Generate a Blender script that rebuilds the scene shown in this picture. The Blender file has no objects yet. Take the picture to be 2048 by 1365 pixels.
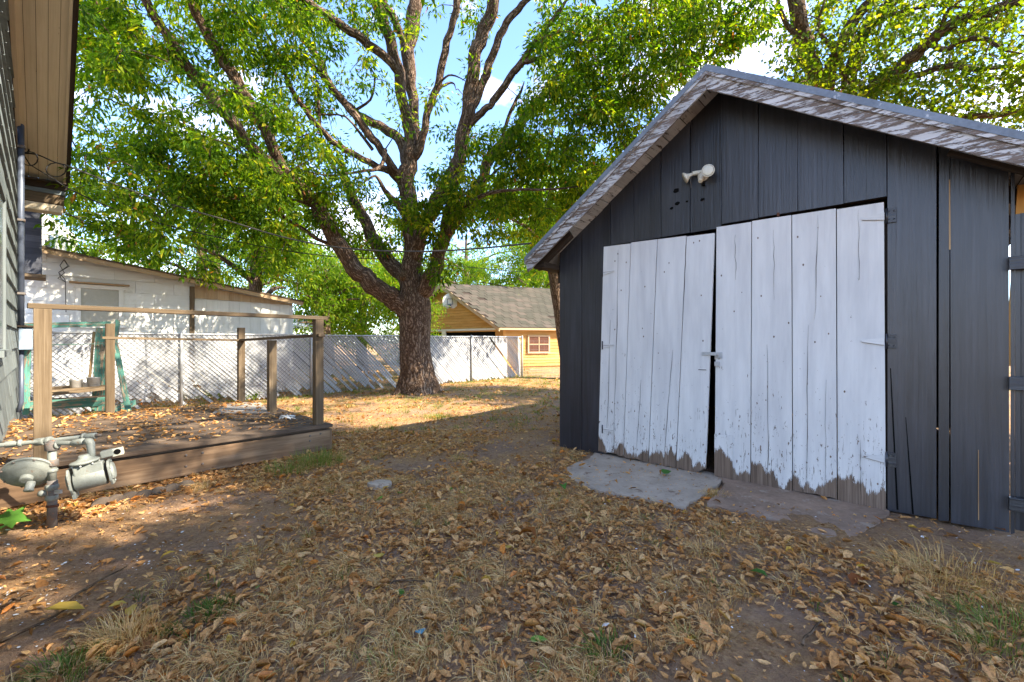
import bpy, math, random
import numpy as np
from mathutils import Vector, Matrix
random.seed(7); rng = np.random.default_rng(7)
S = bpy.context.scene; C = S.collection
R = math.radians
EYE = 1.25; FP = 890.0          # camera height (m), focal length in photograph pixels

# ---------------------------------------------------------------- camera, sky, sun, exposure
cd = bpy.data.cameras.new('camera'); cam = bpy.data.objects.new('camera', cd); C.objects.link(cam)
cam.location = (0, 0, EYE); cam.rotation_euler = (R(90), 0, 0)
cd.sensor_width = 36; cd.lens = FP/2048*36; cd.clip_start = .05; cd.clip_end = 900
S.camera = cam
SUN_EL, SUN_DIR = 40.0, (0.965, -0.262)     # direction towards the sun in the ground plane
w = bpy.data.worlds.new('World'); S.world = w; w.use_nodes = True
nt = w.node_tree; nt.nodes.clear()
out = nt.nodes.new('ShaderNodeOutputWorld'); bg = nt.nodes.new('ShaderNodeBackground')
sky = nt.nodes.new('ShaderNodeTexSky'); sky.sky_type = 'NISHITA'; sky.sun_disc = False
sky.sun_elevation = R(SUN_EL); sky.sun_rotation = math.atan2(SUN_DIR[0], SUN_DIR[1])
sky.air_density = 1.0; sky.dust_density = .2; sky.ozone_density = 2.6
tc = nt.nodes.new('ShaderNodeTexCoord'); mp = nt.nodes.new('ShaderNodeMapping'); mp.inputs['Scale'].default_value = (1, 1, 2.2)
mp.inputs['Location'].default_value = (.35, .1, 0)
n1 = nt.nodes.new('ShaderNodeTexNoise'); n1.inputs['Scale'].default_value = 3.1; n1.inputs['Detail'].default_value = 9; n1.inputs['Roughness'].default_value = .58
cr = nt.nodes.new('ShaderNodeValToRGB'); cr.color_ramp.elements[0].position = .52; cr.color_ramp.elements[1].position = .74
mx = nt.nodes.new('ShaderNodeMix'); mx.data_type = 'RGBA'; mx.inputs[7].default_value = (11.5, 9.6, 8.8, 1)
ml = nt.nodes.new('ShaderNodeMath'); ml.operation = 'MULTIPLY'; ml.inputs[1].default_value = .85
L = nt.links.new
L(tc.outputs['Generated'], mp.inputs[0]); L(mp.outputs[0], n1.inputs['Vector']); L(n1.outputs[0], cr.inputs[0])
L(cr.outputs[0], ml.inputs[0]); L(ml.outputs[0], mx.inputs[0]); L(sky.outputs[0], mx.inputs[6]); tn = nt.nodes.new('ShaderNodeMix'); tn.data_type = 'RGBA'; tn.blend_type = 'MULTIPLY'; tn.inputs[0].default_value = 1; tn.inputs[7].default_value = (.85, .90, 1.02, 1); L(mx.outputs[2], tn.inputs[6]); L(tn.outputs[2], bg.inputs[0])
bg.inputs[1].default_value = .15; L(bg.outputs[0], out.inputs[0])
sd = bpy.data.lights.new('sun', 'SUN'); sd.energy = 4.6; sd.angle = R(.55); sd.color = (1, .89, .72)
so = bpy.data.objects.new('sun', sd); C.objects.link(so)
sv = Vector((SUN_DIR[0]*math.cos(R(SUN_EL)), SUN_DIR[1]*math.cos(R(SUN_EL)), math.sin(R(SUN_EL))))
so.rotation_euler = sv.to_track_quat('Z', 'Y').to_euler(); so.location = (20, -5, 15)
S.render.engine = 'CYCLES'
vs = S.view_settings; vs.view_transform = 'Standard'; vs.look = 'None'; vs.gamma = 1; vs.use_curve_mapping = False; vs.exposure = 2.15
try: S.cycles.transparent_max_bounces = 8; S.cycles.max_bounces = 7; S.cycles.diffuse_bounces = 4
except Exception: pass

# ---------------------------------------------------------------- helpers
def P(px, py, z): return Vector(((px-1024)/FP*z, z, EYE+(682.5-py)/FP*z))
def G(px, py, h=0.0):
    z = (EYE-h)*FP/(py-682.5); return Vector(((px-1024)/FP*z, z, h))
def unit(v): v = Vector(v); return v.normalized()

class MB:
    def __init__(s): s.v = []; s.f = []; s.uv = []; s.sm = []
    def face(s, idx, uv, smooth=False): s.f.append(idx); s.uv.extend(uv); s.sm.append(smooth)
    def box(s, c, ax, ay, az, sx, sy, sz, long=0):
        """box round c, unit axes, full sizes; texture runs along axis `long`"""
        c = Vector(c); A = [Vector(ax)*sx/2, Vector(ay)*sy/2, Vector(az)*sz/2]; b = len(s.v)
        sz3 = (sx, sy, sz); ro = random.random()*7
        for i in (-1, 1):
            for j in (-1, 1):
                for k in (-1, 1): s.v.append(c+A[0]*i+A[1]*j+A[2]*k)
        sg = [(i, j, k) for i in (-1, 1) for j in (-1, 1) for k in (-1, 1)]
        for idx, n in (((0, 1, 3, 2), 0), ((4, 6, 7, 5), 0), ((0, 4, 5, 1), 1), ((2, 3, 7, 6), 1), ((0, 2, 6, 4), 2), ((1, 5, 7, 3), 2)):
            o = [q for q in range(3) if q != n]
            if long in o: u = long; v = [q for q in o if q != long][0]
            else: u, v = o
            uv = [(sg[q][u]*sz3[u]/2+ro, sg[q][v]*sz3[v]/2+ro*1.7+n*.31) for q in idx]
            s.face([b+q for q in idx], uv)
        return s
    def beam(s, a, b_, w, t, up=(0, 0, 1)):
        """board from a to b_, w wide across, t thick along up"""
        a = Vector(a); b_ = Vector(b_); d = (b_-a); l = d.length; d.normalize()
        side = d.cross(Vector(up)); side.normalize(); u = side.cross(d)
        return s.box((a+b_)/2, d, side, u, l, w, t, 0)
    def prism(s, pts, th, uax, vax):
        """polygon pts extruded by vector th; texture axes uax (along grain) and vax"""
        b = len(s.v); n = len(pts); th = Vector(th); uax = Vector(uax); vax = Vector(vax); ro = random.random()*5
        pts = [Vector(p) for p in pts]; s.v += pts+[p+th for p in pts]
        q = lambda i: (s.v[i].dot(uax)+ro, s.v[i].dot(vax)+ro)
        f1 = list(range(b, b+n)); f2 = list(range(b+2*n-1, b+n-1, -1))
        s.face(f1, [q(i) for i in f1]); s.face(f2, [q(i) for i in f2])
        for i in range(n):
            j = (i+1) % n; ff = [b+j, b+i, b+n+i, b+n+j]
            L0 = (pts[j]-pts[i]).length; tl = th.length
            s.face(ff, [(L0, 0), (0, 0), (0, tl), (L0, tl)])
        return s
    def tube(s, path, rad, n=10, smooth=True, cap=True, rough=0.0, uvs=1.0):
        path = [Vector(p) for p in path]
        if not hasattr(rad, '__len__'): rad = [rad]*len(path)
        b = len(s.v); m = len(path); ref = Vector((0.31, .17, .93)); acc = 0; ro = random.random()*9; us = []
        ph = [random.random()*6.28 for _ in range(4)]
        for i, p in enumerate(path):
            d = (path[min(i+1, m-1)]-path[max(i-1, 0)])
            if d.length < 1e-6: d = Vector((0, 0, 1))
            d.normalize(); x = ref-d*ref.dot(d)
            if x.length < .05: x = d.orthogonal()
            x.normalize(); ref = x; y = d.cross(x)
            if i: acc += (p-path[i-1]).length
            us.append(acc)
            for k in range(n):
                a = 2*math.pi*k/n; r = rad[i]
                if rough: r *= 1+rough*(math.sin(3*a+ph[0]+acc*1.7)*.5+math.sin(5*a+ph[1]-acc*2.3)*.3+math.sin(acc*9+ph[2]+a)*.35)
                s.v.append(p+x*(math.cos(a)*r)+y*(math.sin(a)*r))
        r0 = max(rad)
        for i in range(m-1):
            for k in range(n):
                k2 = (k+1) % n
                s.face([b+i*n+k, b+i*n+k2, b+(i+1)*n+k2, b+(i+1)*n+k],
                       [((us[i]+ro)*uvs, k/n*6.28*r0*uvs), ((us[i]+ro)*uvs, (k+1)/n*6.28*r0*uvs), ((us[i+1]+ro)*uvs, (k+1)/n*6.28*r0*uvs), ((us[i+1]+ro)*uvs, k/n*6.28*r0*uvs)], smooth)
        if cap:
            s.face([b+k for k in range(n-1, -1, -1)], [(0, 0)]*n); s.face([b+(m-1)*n+k for k in range(n)], [(0, 0)]*n)
        return s
    def lathe(s, o, d, prof, n=20):
        """prof = [(distance along d, radius)]"""
        o = Vector(o); d = unit(d)
        path = [o+d*q[0] for q in prof]; x = d.orthogonal().normalized(); y = d.cross(x); b = len(s.v)
        for (q, r), p in zip(prof, path):
            for k in range(n):
                a = 2*math.pi*k/n; s.v.append(p+x*math.cos(a)*r+y*math.sin(a)*r)
        for i in range(len(prof)-1):
            for k in range(n):
                k2 = (k+1) % n
                s.face([b+i*n+k, b+i*n+k2, b+(i+1)*n+k2, b+(i+1)*n+k], [(prof[i][0], k/n), (prof[i][0], (k+1)/n), (prof[i+1][0], (k+1)/n), (prof[i+1][0], k/n)], abs(prof[i][1]-prof[i+1][1]) < 3*abs(prof[i][0]-prof[i+1][0]))
        s.face([b+k for k in range(n-1, -1, -1)], [(0, 0)]*n); s.face([b+(len(prof)-1)*n+k for k in range(n)], [(0, 0)]*n)
        return s
    def build(s, name, mat, parent=None, origin=None, label=None, bevel=0):
        me = bpy.data.meshes.new(name); o0 = Vector(origin) if origin is not None else (Vector(parent['_o']) if parent and '_o' in parent else Vector((0, 0, 0)))
        me.from_pydata([v-o0 for v in s.v], [], s.f)
        ul = me.uv_layers.new(name='UVMap'); ul.data.foreach_set('uv', [c for q in s.uv for c in q])
        me.polygons.foreach_set('use_smooth', s.sm); me.materials.append(mat); me.update()
        o = bpy.data.objects.new(name, me); C.objects.link(o)
        if parent:
            o.parent = parent; o.location = o0-Vector(parent['_o'])
        else: o.location = o0
        o['_o'] = tuple(o0)
        if label: o['label'] = label
        if bevel:
            bv = o.modifiers.new('bevel', 'BEVEL'); bv.width = bevel; bv.segments = 2; bv.limit_method = 'ANGLE'
        return o
def thing(name, loc, label, cat, group=None):
    o = bpy.data.objects.new(name, None); C.objects.link(o); o.empty_display_size = .1
    o.location = loc; o['_o'] = tuple(loc); o['label'] = label; o['category'] = cat
    if group: o['group'] = group
    return o
def tag(o, label, cat, group=None):
    o['label'] = label; o['category'] = cat
    if group: o['group'] = group
    return o
def struct(o, kind='structure', label=None, cat=None):
    o['kind'] = kind
    if label: o['label'] = label
    if cat: o['category'] = cat
    return o
def inst(name, me, parent, loc, rot=(0, 0, 0), scale=(1, 1, 1)):
    o = bpy.data.objects.new(name, me); C.objects.link(o); o.parent = parent
    o.location = Vector(loc)-(Vector(parent['_o']) if parent else Vector((0, 0, 0))); o.rotation_euler = rot; o.scale = scale
    return o

# ---------------------------------------------------------------- materials
def newmat(name, rough=.8, spec=.3, metal=0):
    m = bpy.data.materials.new(name); m.use_nodes = True; b = m.node_tree.nodes['Principled BSDF']
    b.inputs['Roughness'].default_value = rough; b.inputs['Specular IOR Level'].default_value = spec; b.inputs['Metallic'].default_value = metal
    return m, m.node_tree, b
def ND(nt, t, **kw):
    n = nt.nodes.new(t)
    for k, v in kw.items(): setattr(n, k, v)
    return n
def ramp(nt, stops, fac=None):
    n = nt.nodes.new('ShaderNodeValToRGB'); e = n.color_ramp.elements
    while len(e) < len(stops): e.new(.5)
    for q, (p, c) in zip(e, stops): q.position = p; q.color = (*c, 1) if len(c) == 3 else c
    if fac is not None: nt.links.new(fac, n.inputs[0])
    return n.outputs[0]
def noise(nt, vec, scale, detail=5, rough=.6, dist=0):
    n = nt.nodes.new('ShaderNodeTexNoise'); n.inputs['Scale'].default_value = scale; n.inputs['Detail'].default_value = detail
    n.inputs['Roughness'].default_value = rough; n.inputs['Distortion'].default_value = dist
    if vec is not None: nt.links.new(vec, n.inputs['Vector'])
    return n.outputs[0]
def mapping(nt, vec, scale=(1, 1, 1), loc=(0, 0, 0)):
    n = nt.nodes.new('ShaderNodeMapping'); n.inputs['Scale'].default_value = scale; n.inputs['Location'].default_value = loc
    nt.links.new(vec, n.inputs[0]); return n.outputs[0]
def mixc(nt, fac, a, b, mode='MIX'):
    n = nt.nodes.new('ShaderNodeMix'); n.data_type = 'RGBA'; n.blend_type = mode
    for q, v in ((0, fac), (6, a), (7, b)):
        if isinstance(v, (int, float)): n.inputs[q].default_value = v
        elif isinstance(v, tuple): n.inputs[q].default_value = (*v, 1)
        else: nt.links.new(v, n.inputs[q])
    return n.outputs[2]
def math_(nt, op, a, b=None, c=None, clamp=False):
    n = nt.nodes.new('ShaderNodeMath'); n.operation = op; n.use_clamp = clamp
    for q, v in enumerate((a, b, c)):
        if v is None: continue
        if isinstance(v, (int, float)): n.inputs[q].default_value = v
        else: nt.links.new(v, n.inputs[q])
    return n.outputs[0]
def bump(nt, h, b, dist=.01, strength=.6):
    n = nt.nodes.new('ShaderNodeBump'); n.inputs['Distance'].default_value = dist; n.inputs['Strength'].default_value = strength
    nt.links.new(h, n.inputs['Height']); nt.links.new(n.outputs[0], b.inputs['Normal'])
def uvrand(nt):
    """UV (metres along / across the grain) pushed to a different place per object"""
    tc = nt.nodes.new('ShaderNodeTexCoord'); oi = nt.nodes.new('ShaderNodeObjectInfo')
    sc = nt.nodes.new('ShaderNodeVectorMath'); sc.operation = 'ADD'
    cx = nt.nodes.new('ShaderNodeCombineXYZ'); nt.links.new(math_(nt, 'MULTIPLY', oi.outputs['Random'], 37), cx.inputs[0])
    nt.links.new(math_(nt, 'MULTIPLY', oi.outputs['Random'], 91), cx.inputs[2])
    nt.links.new(tc.outputs['UV'], sc.inputs[0]); nt.links.new(cx.outputs[0], sc.inputs[1]); return sc.outputs[0], oi.outputs['Random']
def wood(name, cols, rough=.8, spec=.25, tint=.25, bd=.004, chips=None, chipcol=None, fine=60):
    """weathered or painted wood with grain along u; chips = threshold of bare patches (0..1)"""
    m, nt, b = newmat(name, rough, spec); v, rnd = uvrand(nt)
    g = noise(nt, mapping(nt, v, (1.4, fine, 1)), 1, 6, .65, .3); g2 = noise(nt, mapping(nt, v, (.9, 7, 1)), 1, 4, .6)
    mixv = math_(nt, 'ADD', math_(nt, 'MULTIPLY', g, .55), math_(nt, 'MULTIPLY', g2, .45))
    mixv = math_(nt, 'ADD', math_(nt, 'MULTIPLY', mixv, .78), math_(nt, 'MULTIPLY', noise(nt, mapping(nt, v, (1.1, 1.6, 1)), 1, 5, .65), .22)); n = len(cols); col = ramp(nt, [(.33+.34*i/(n-1), c) for i, c in enumerate(cols)], mixv)
    br = math_(nt, 'ADD', math_(nt, 'MULTIPLY', rnd, tint*2), 1-tint)
    hs = nt.nodes.new('ShaderNodeHueSaturation'); nt.links.new(col, hs.inputs['Color']); nt.links.new(br, hs.inputs['Value']); col = hs.outputs[0]
    h = mixv
    if chips is not None:
        c1 = noise(nt, mapping(nt, v, (4.0, 32, 1)), 1, 8, .74, .4); c2 = noise(nt, mapping(nt, v, (22, 60, 1)), 1, 4, .7)
        cc = math_(nt, 'ADD', math_(nt, 'MULTIPLY', c1, .75), math_(nt, 'MULTIPLY', c2, .25))
        k = ramp(nt, [(chips-.012, (0, 0, 0)), (chips+.012, (1, 1, 1))], cc)
        bare = ramp(nt, [(.35, chipcol[0]), (.65, chipcol[1])], g)
        col = mixc(nt, k, col, bare); h = math_(nt, 'SUBTRACT', mixv, math_(nt, 'MULTIPLY', k, .8))
    nt.links.new(col, b.inputs['Base Color']); bump(nt, h, b, bd, .7); return m
def flat(name, col, rough=.6, spec=.4, metal=0, var=.25, scale=9, rust=None, rustth=.6):
    m, nt, b = newmat(name, rough, spec, metal); tc = nt.nodes.new('ShaderNodeTexCoord')
    n = noise(nt, tc.outputs['Object'], scale, 7, .65); f = noise(nt, tc.outputs['Object'], scale*9, 4, .6)
    c = ramp(nt, [(.3, tuple(x*(1-var) for x in col)), (.7, tuple(min(1, x*(1+var)) for x in col))], math_(nt, 'ADD', math_(nt, 'MULTIPLY', n, .7), math_(nt, 'MULTIPLY', f, .3)))
    if rust:
        k = ramp(nt, [(rustth, (0, 0, 0)), (rustth+.06, (1, 1, 1))], noise(nt, tc.outputs['Object'], scale*1.7, 9, .75)); c = mixc(nt, k, c, rust)
    nt.links.new(c, b.inputs['Base Color']); bump(nt, f, b, .002, .4); return m
def leafmat(name, stops, trans=.45, rough=.5, tcol=1.6, mott=False):
    m = bpy.data.materials.new(name); m.use_nodes = True; nt = m.node_tree; nt.nodes.clear()
    o = nt.nodes.new('ShaderNodeOutputMaterial'); at = nt.nodes.new('ShaderNodeAttribute'); at.attribute_name = 'rnd'
    geo = nt.nodes.new('ShaderNodeNewGeometry')
    c = ramp(nt, stops, at.outputs['Fac'])
    if mott: 
        k = noise(nt, geo.outputs['Position'], 95, 5, .7); c = mixc(nt, 1.0, c, ramp(nt, [(.3, (.5, .44, .40)), (.52, (1.12, 1.08, 1.02)), (.7, (1.4, 1.32, 1.22))], k), 'MULTIPLY')
    b = nt.nodes.new('ShaderNodeBsdfPrincipled'); b.inputs['Roughness'].default_value = rough; b.inputs['Specular IOR Level'].default_value = .12
    tb = nt.nodes.new('ShaderNodeBsdfTranslucent'); mxs = nt.nodes.new('ShaderNodeMixShader'); mxs.inputs[0].default_value = trans
    tcn = mixc(nt, 1.0, c, (tcol, tcol*.98, tcol*.22), 'MULTIPLY')
    nt.links.new(c, b.inputs['Base Color']); nt.links.new(tcn, tb.inputs[0]); nt.links.new(b.outputs[0], mxs.inputs[1]); nt.links.new(tb.outputs[0], mxs.inputs[2])
    nt.links.new(mxs.outputs[0], o.inputs[0]); return m

M = {}
M['barn_dark'] = wood('charcoal_barn_paint', [(.009, .009, .011), (.0205, .0215, .027), (.039, .041, .050)], .36, .6, .28, .012, .68, ((.10, .08, .06), (.2, .17, .14)), 45)
M['barn_trim'] = wood('peeling_white_trim', [(.36, .355, .35), (.47, .465, .46), (.58, .575, .57)], .7, .25, .12, .006, .50, ((.09, .07, .055), (.22, .17, .14)), 50)
M['sheathing'] = wood('aged_sheathing', [(.34, .32, .3), (.5, .48, .45), (.62, .6, .57)], .85, .2, .25, .004, .57, ((.05, .04, .03), (.1, .08, .06)))
M['grey_wood'] = wood('weathered_post_wood', [(.05, .034, .02), (.13, .092, .055), (.22, .168, .11)], .85, .2, .2, .007)
M['green_wood'] = wood('mint_green_worn_paint', [(.035, .12, .095), (.065, .19, .15), (.11, .26, .21)], .7, .25, .15, .004, .53, ((.16, .12, .08), (.32, .26, .19)))
M['deck_wood'] = wood('deck_board_wood', [(.055, .037, .026), (.105, .074, .052), (.19, .145, .11)], .85, .2, .25, .005)
M['fascia_wood'] = wood('brown_deck_fascia', [(.06, .036, .02), (.17, .105, .06), (.34, .235, .145)], .75, .25, .12, .006, None, None, 28)
M['ply'] = wood('grey_plywood', [(.2, .17, .15), (.3, .27, .24), (.4, .37, .34)], .9, .1, .1, .002)
M['bare_wood'] = wood('bare_tan_wood', [(.22, .13, .06), (.38, .25, .13), (.5, .36, .2)], .8, .2, .15, .004)
M['soffit'] = wood('tan_soffit_board', [(.42, .345, .235), (.52, .435, .305), (.6, .51, .375)], .7, .25, .06, .004, .64, ((.08, .05, .03), (.16, .11, .07)), 40)
M['brown_dark'] = wood('dark_brown_trim', [(.02, .014, .01), (.04, .028, .02), (.07, .05, .035)], .8, .2, .2, .004)
M['siding_grey'] = wood('grey_green_siding', [(.07, .085, .09), (.125, .145, .145), (.18, .2, .195)], .6, .35, .22, .003, .66, ((.05, .045, .04), (.12, .11, .1)), 20)
M['siding_dark'] = wood('dark_blue_shingle', [(.035, .038, .05), (.065, .07, .085), (.1, .105, .12)], .8, .2, .3, .004)
M['siding_white'] = wood('white_siding', [(.62, .6, .54), (.72, .70, .64), (.8, .79, .74)], .75, .25, .06, .002, .70, ((.3, .24, .16), (.42, .35, .26)), 12)
M['siding_yellow'] = wood('yellow_clapboard', [(.46, .22, .055), (.60, .32, .095), (.70, .42, .16)], .8, .2, .12, .004, .64, ((.2, .11, .05), (.34, .2, .1)), 20)
M['fascia_tan'] = wood('tan_fascia', [(.36, .24, .14), (.48, .34, .2), (.56, .42, .28)], .8, .2, .1, .003)
M['concrete'] = flat('worn_concrete', (.38, .31, .24), .92, .15, 0, .3, 4, (.21, .145, .1), .57)
M['concrete_d'] = flat('dirty_concrete', (.27, .185, .13), .95, .1, 0, .4, 3.5, (.33, .26, .2), .55)
M['gas'] = flat('grey_gas_paint', (.20, .215, .195), .5, .4, 0, .25, 14, (.16, .085, .045), .60)
M['gas_dark'] = flat('rusted_pipe', (.13, .115, .105), .7, .3, 0, .35, 22, (.22, .12, .07), .55)
M['galv'] = flat('galvanised_steel', (.42, .43, .43), .5, .5, .35, .2, 18)
M['wire'] = flat('fence_wire', (.16, .16, .155), .6, .4, .2, .2, 8)
M['cable'] = flat('black_cable', (.02, .02, .022), .6, .3)
M['cable_g'] = flat('grey_cable', (.06, .055, .05), .6, .3)
M['slat'] = wood('white_plastic_slat', [(.33, .345, .36), (.43, .44, .455), (.52, .53, .535)], .5, .35, .12, .001)
M['conduit'] = flat('blue_grey_conduit', (.07, .085, .12), .4, .5, .2, .15, 5)
M['meterbox'] = flat('pale_blue_box', (.28, .36, .45), .5, .4, .1, .12, 5)
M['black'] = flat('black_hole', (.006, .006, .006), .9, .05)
M['glass'] = flat('dusty_pane', (.32, .30, .24), .25, .6, 0, .12, 3)
M['glass_dark'] = flat('dark_pane', (.03, .035, .04), .15, .7)
M['stone_d'] = flat('mossy_edging_concrete', (.12, .095, .075), .95, .1, 0, .35, 12)
M['metalroof'] = flat('grey_drip_edge', (.16, .19, .23), .55, .45, .2, .35, 6, (.5, .52, .54), .60)
M['lamp_white'] = flat('yellowed_white_plastic', (.62, .58, .46), .4, .5, 0, .08, 30)
M['lamp_glass'] = flat('ribbed_lamp_glass', (.55, .53, .42), .2, .6, 0, .06, 60)
M['plastic_white'] = flat('white_scrap', (.7, .7, .68), .5, .4, 0, .15, 30)
M['blue'] = flat('blue_scrap', (.08, .35, .5), .5, .4)
M['pot'] = flat('dull_metal_pot', (.35, .33, .3), .4, .5, .4, .3, 20, (.2, .1, .05), .62)
M['orange_red'] = flat('rust_brown_panel', (.10, .042, .026), .8, .2, 0, .3, 4)

# barn doors: white paint over wood, bare along the foot, chips and nail spots elsewhere
def doorpaint():
    m, nt, b = newmat('chalky_white_door_paint', .62, .3); v, rnd = uvrand(nt)
    geo = nt.nodes.new('ShaderNodeNewGeometry'); sp = nt.nodes.new('ShaderNodeSeparateXYZ'); nt.links.new(geo.outputs['Position'], sp.inputs[0]); z = sp.outputs[2]
    g = noise(nt, mapping(nt, v, (1.6, 70, 1)), 1, 6, .65, .2)
    white = ramp(nt, [(.3, (.54, .54, .535)), (.55, (.64, .64, .625)), (.75, (.71, .71, .695))], noise(nt, mapping(nt, v, (1.2, 9, 1)), 1, 5, .6))
    bare = ramp(nt, [(.3, (.07, .045, .032)), (.5, (.16, .112, .08)), (.7, (.27, .2, .15))], g)
    # jagged lower limit of the paint
    jag = noise(nt, mapping(nt, v, (1.5, 15, 1)), 1, 11, .86, .5); big = noise(nt, mapping(nt, v, (.6, 5.5, 1)), 1, 2, .5)
    lim = math_(nt, 'ADD', math_(nt, 'MULTIPLY', math_(nt, 'SUBTRACT', jag, .5), .42), math_(nt, 'ADD', math_(nt, 'MULTIPLY', math_(nt, 'SUBTRACT', big, .5), .62), .125))
    foot = math_(nt, 'GREATER_THAN', math_(nt, 'SUBTRACT', lim, z), 0)
    # vertical cracks and flakes getting more frequent towards the weathered foot
    fl = noise(nt, mapping(nt, v, (5, 75, 1)), 1, 7, .75, .3)
    th = math_(nt, 'ADD', math_(nt, 'MULTIPLY', math_(nt, 'MINIMUM', z, 1.2), .10), .585)
    crk = math_(nt, 'GREATER_THAN', fl, th)
    vo = nt.nodes.new('ShaderNodeTexVoronoi'); vo.inputs['Scale'].default_value = 1; nt.links.new(mapping(nt, v, (9, 14, 1)), vo.inputs['Vector'])
    wn = nt.nodes.new('ShaderNodeTexWhiteNoise'); nt.links.new(vo.outputs['Position'], wn.inputs[0])
    spot = math_(nt, 'MULTIPLY', math_(nt, 'LESS_THAN', vo.outputs['Distance'], .085), math_(nt, 'GREATER_THAN', wn.outputs[0], .55))
    isl = noise(nt, mapping(nt, v, (16, 42, 1)), 1, 6, .7); ith = math_(nt, 'ADD', math_(nt, 'MULTIPLY', math_(nt, 'MINIMUM', z, 1.5), .075), .60)
    foot = math_(nt, 'MAXIMUM', foot, math_(nt, 'GREATER_THAN', isl, ith))
    k = math_(nt, 'MAXIMUM', foot, math_(nt, 'MAXIMUM', math_(nt, 'MULTIPLY', crk, .85), spot))
    col = mixc(nt, math_(nt, 'MULTIPLY', ramp(nt, [(.52, (0, 0, 0)), (.75, (1, 1, 1))], g), .22), white, (.42, .42, .44))
    sm = ramp(nt, [(.60, (0, 0, 0)), (.78, (1, 1, 1))], noise(nt, mapping(nt, v, (3, 9, 1)), 1, 5, .6))
    col = mixc(nt, math_(nt, 'MULTIPLY', sm, .35), col, (.5, .5, .51))
    col = mixc(nt, k, col, bare)
    nt.links.new(col, b.inputs['Base Color'])
    bump(nt, math_(nt, 'SUBTRACT', math_(nt, 'MULTIPLY', g, .5), math_(nt, 'MULTIPLY', k, .7)), b, .004, .7); return m
M['door'] = doorpaint()

def bark(name, c0, c1, c2, sc=1.0):
    m, nt, b = newmat(name, .9, .15); tc = nt.nodes.new('ShaderNodeTexCoord')
    v = mapping(nt, tc.outputs['UV'], (3.2*sc, 17*sc, 1)); vd = nt.nodes.new('ShaderNodeVectorMath'); vd.operation = 'ADD'
    nn = nt.nodes.new('ShaderNodeTexNoise'); nn.inputs['Scale'].default_value = 7; nn.inputs['Detail'].default_value = 5; nt.links.new(tc.outputs['Object'], nn.inputs['Vector'])
    nt.links.new(v, vd.inputs[0]); nt.links.new(mixc(nt, 1.0, nn.outputs['Color'], (2.6, 2.6, 2.6), 'MULTIPLY'), vd.inputs[1])
    vo = nt.nodes.new('ShaderNodeTexVoronoi'); vo.feature = 'DISTANCE_TO_EDGE'; vo.inputs['Scale'].default_value = 1; nt.links.new(vd.outputs[0], vo.inputs['Vector'])
    n = noise(nt, tc.outputs['Object'], 30, 8, .7); n2 = noise(nt, tc.outputs['Object'], 3, 4, .6)
    e = ramp(nt, [(0, (0, 0, 0)), (.28, (1, 1, 1))], vo.outputs['Distance'])
    h = math_(nt, 'ADD', math_(nt, 'MULTIPLY', e, .6), math_(nt, 'MULTIPLY', n, .5))
    col = ramp(nt, [(.15, c0), (.5, c1), (.9, c2)], h)
    col = mixc(nt, math_(nt, 'MULTIPLY', n2, .5), col, tuple(x*.6 for x in c1))
    nt.links.new(col, b.inputs['Base Color']); bump(nt, h, b, .035, 1.0); return m
M['bark'] = bark('furrowed_brown_bark', (.026, .015, .009), (.125, .078, .05), (.30, .215, .155))
M['bark2'] = bark('orange_brown_bark', (.04, .024, .014), (.15, .095, .055), (.28, .19, .12), .8)

M['leaf_main'] = leafmat('tree_leaf', [(0, (.018, .05, .005)), (.4, (.052, .105, .007)), (.75, (.135, .19, .010)), (.94, (.27, .25, .02)), (1, (.24, .10, .03))], .52, .6, 3.0)
M['leaf_back'] = leafmat('background_leaf', [(0, (.032, .08, .008)), (.45, (.085, .155, .012)), (.85, (.17, .225, .015)), (1, (.27, .21, .05))], .52, .6, 2.7)
M['leaf_right'] = leafmat('yellow_green_round_leaf', [(0, (.03, .065, .007)), (.5, (.09, .14, .009)), (.9, (.19, .205, .014)), (1, (.25, .2, .04))], .5, .5, 2.2)
M['leaf_dead'] = leafmat('dead_leaf', [(0, (.12, .05, .018)), (.2, (.31, .15, .052)), (.5, (.52, .28, .11)), (.8, (.62, .41, .20)), (.93, (.55, .19, .045)), (.985, (.5, .31, .06)), (1, (.14, .28, .05))], .2, .6, 1.3, True)
M['straw'] = leafmat('straw_grass', [(0, (.42, .22, .075)), (.5, (.62, .39, .16)), (.85, (.74, .54, .28)), (1, (.3, .28, .07))], .25, .7, 1.2)
M['grass'] = leafmat('green_grass', [(0, (.06, .12, .02)), (.6, (.12, .18, .035)), (1, (.3, .28, .09))], .35, .6, 1.5)
M['leaf_green'] = leafmat('fresh_green_leaf', [(0, (.035, .12, .02)), (1, (.09, .22, .035))], .3, .45, 1.4)
M['leaf_yellow'] = leafmat('fresh_yellow_leaf', [(0, (.5, .33, .06)), (1, (.55, .42, .1))], .3, .5, 1.2)
M['leaf_rust'] = leafmat('rust_leaf', [(0, (.16, .045, .018)), (1, (.3, .12, .03))], .25, .5, 1.2)
M['leaf_blue'] = leafmat('blue_paper', [(0, (.12, .28, .36)), (1, (.12, .28, .36))], .1, .5, 1)

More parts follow.
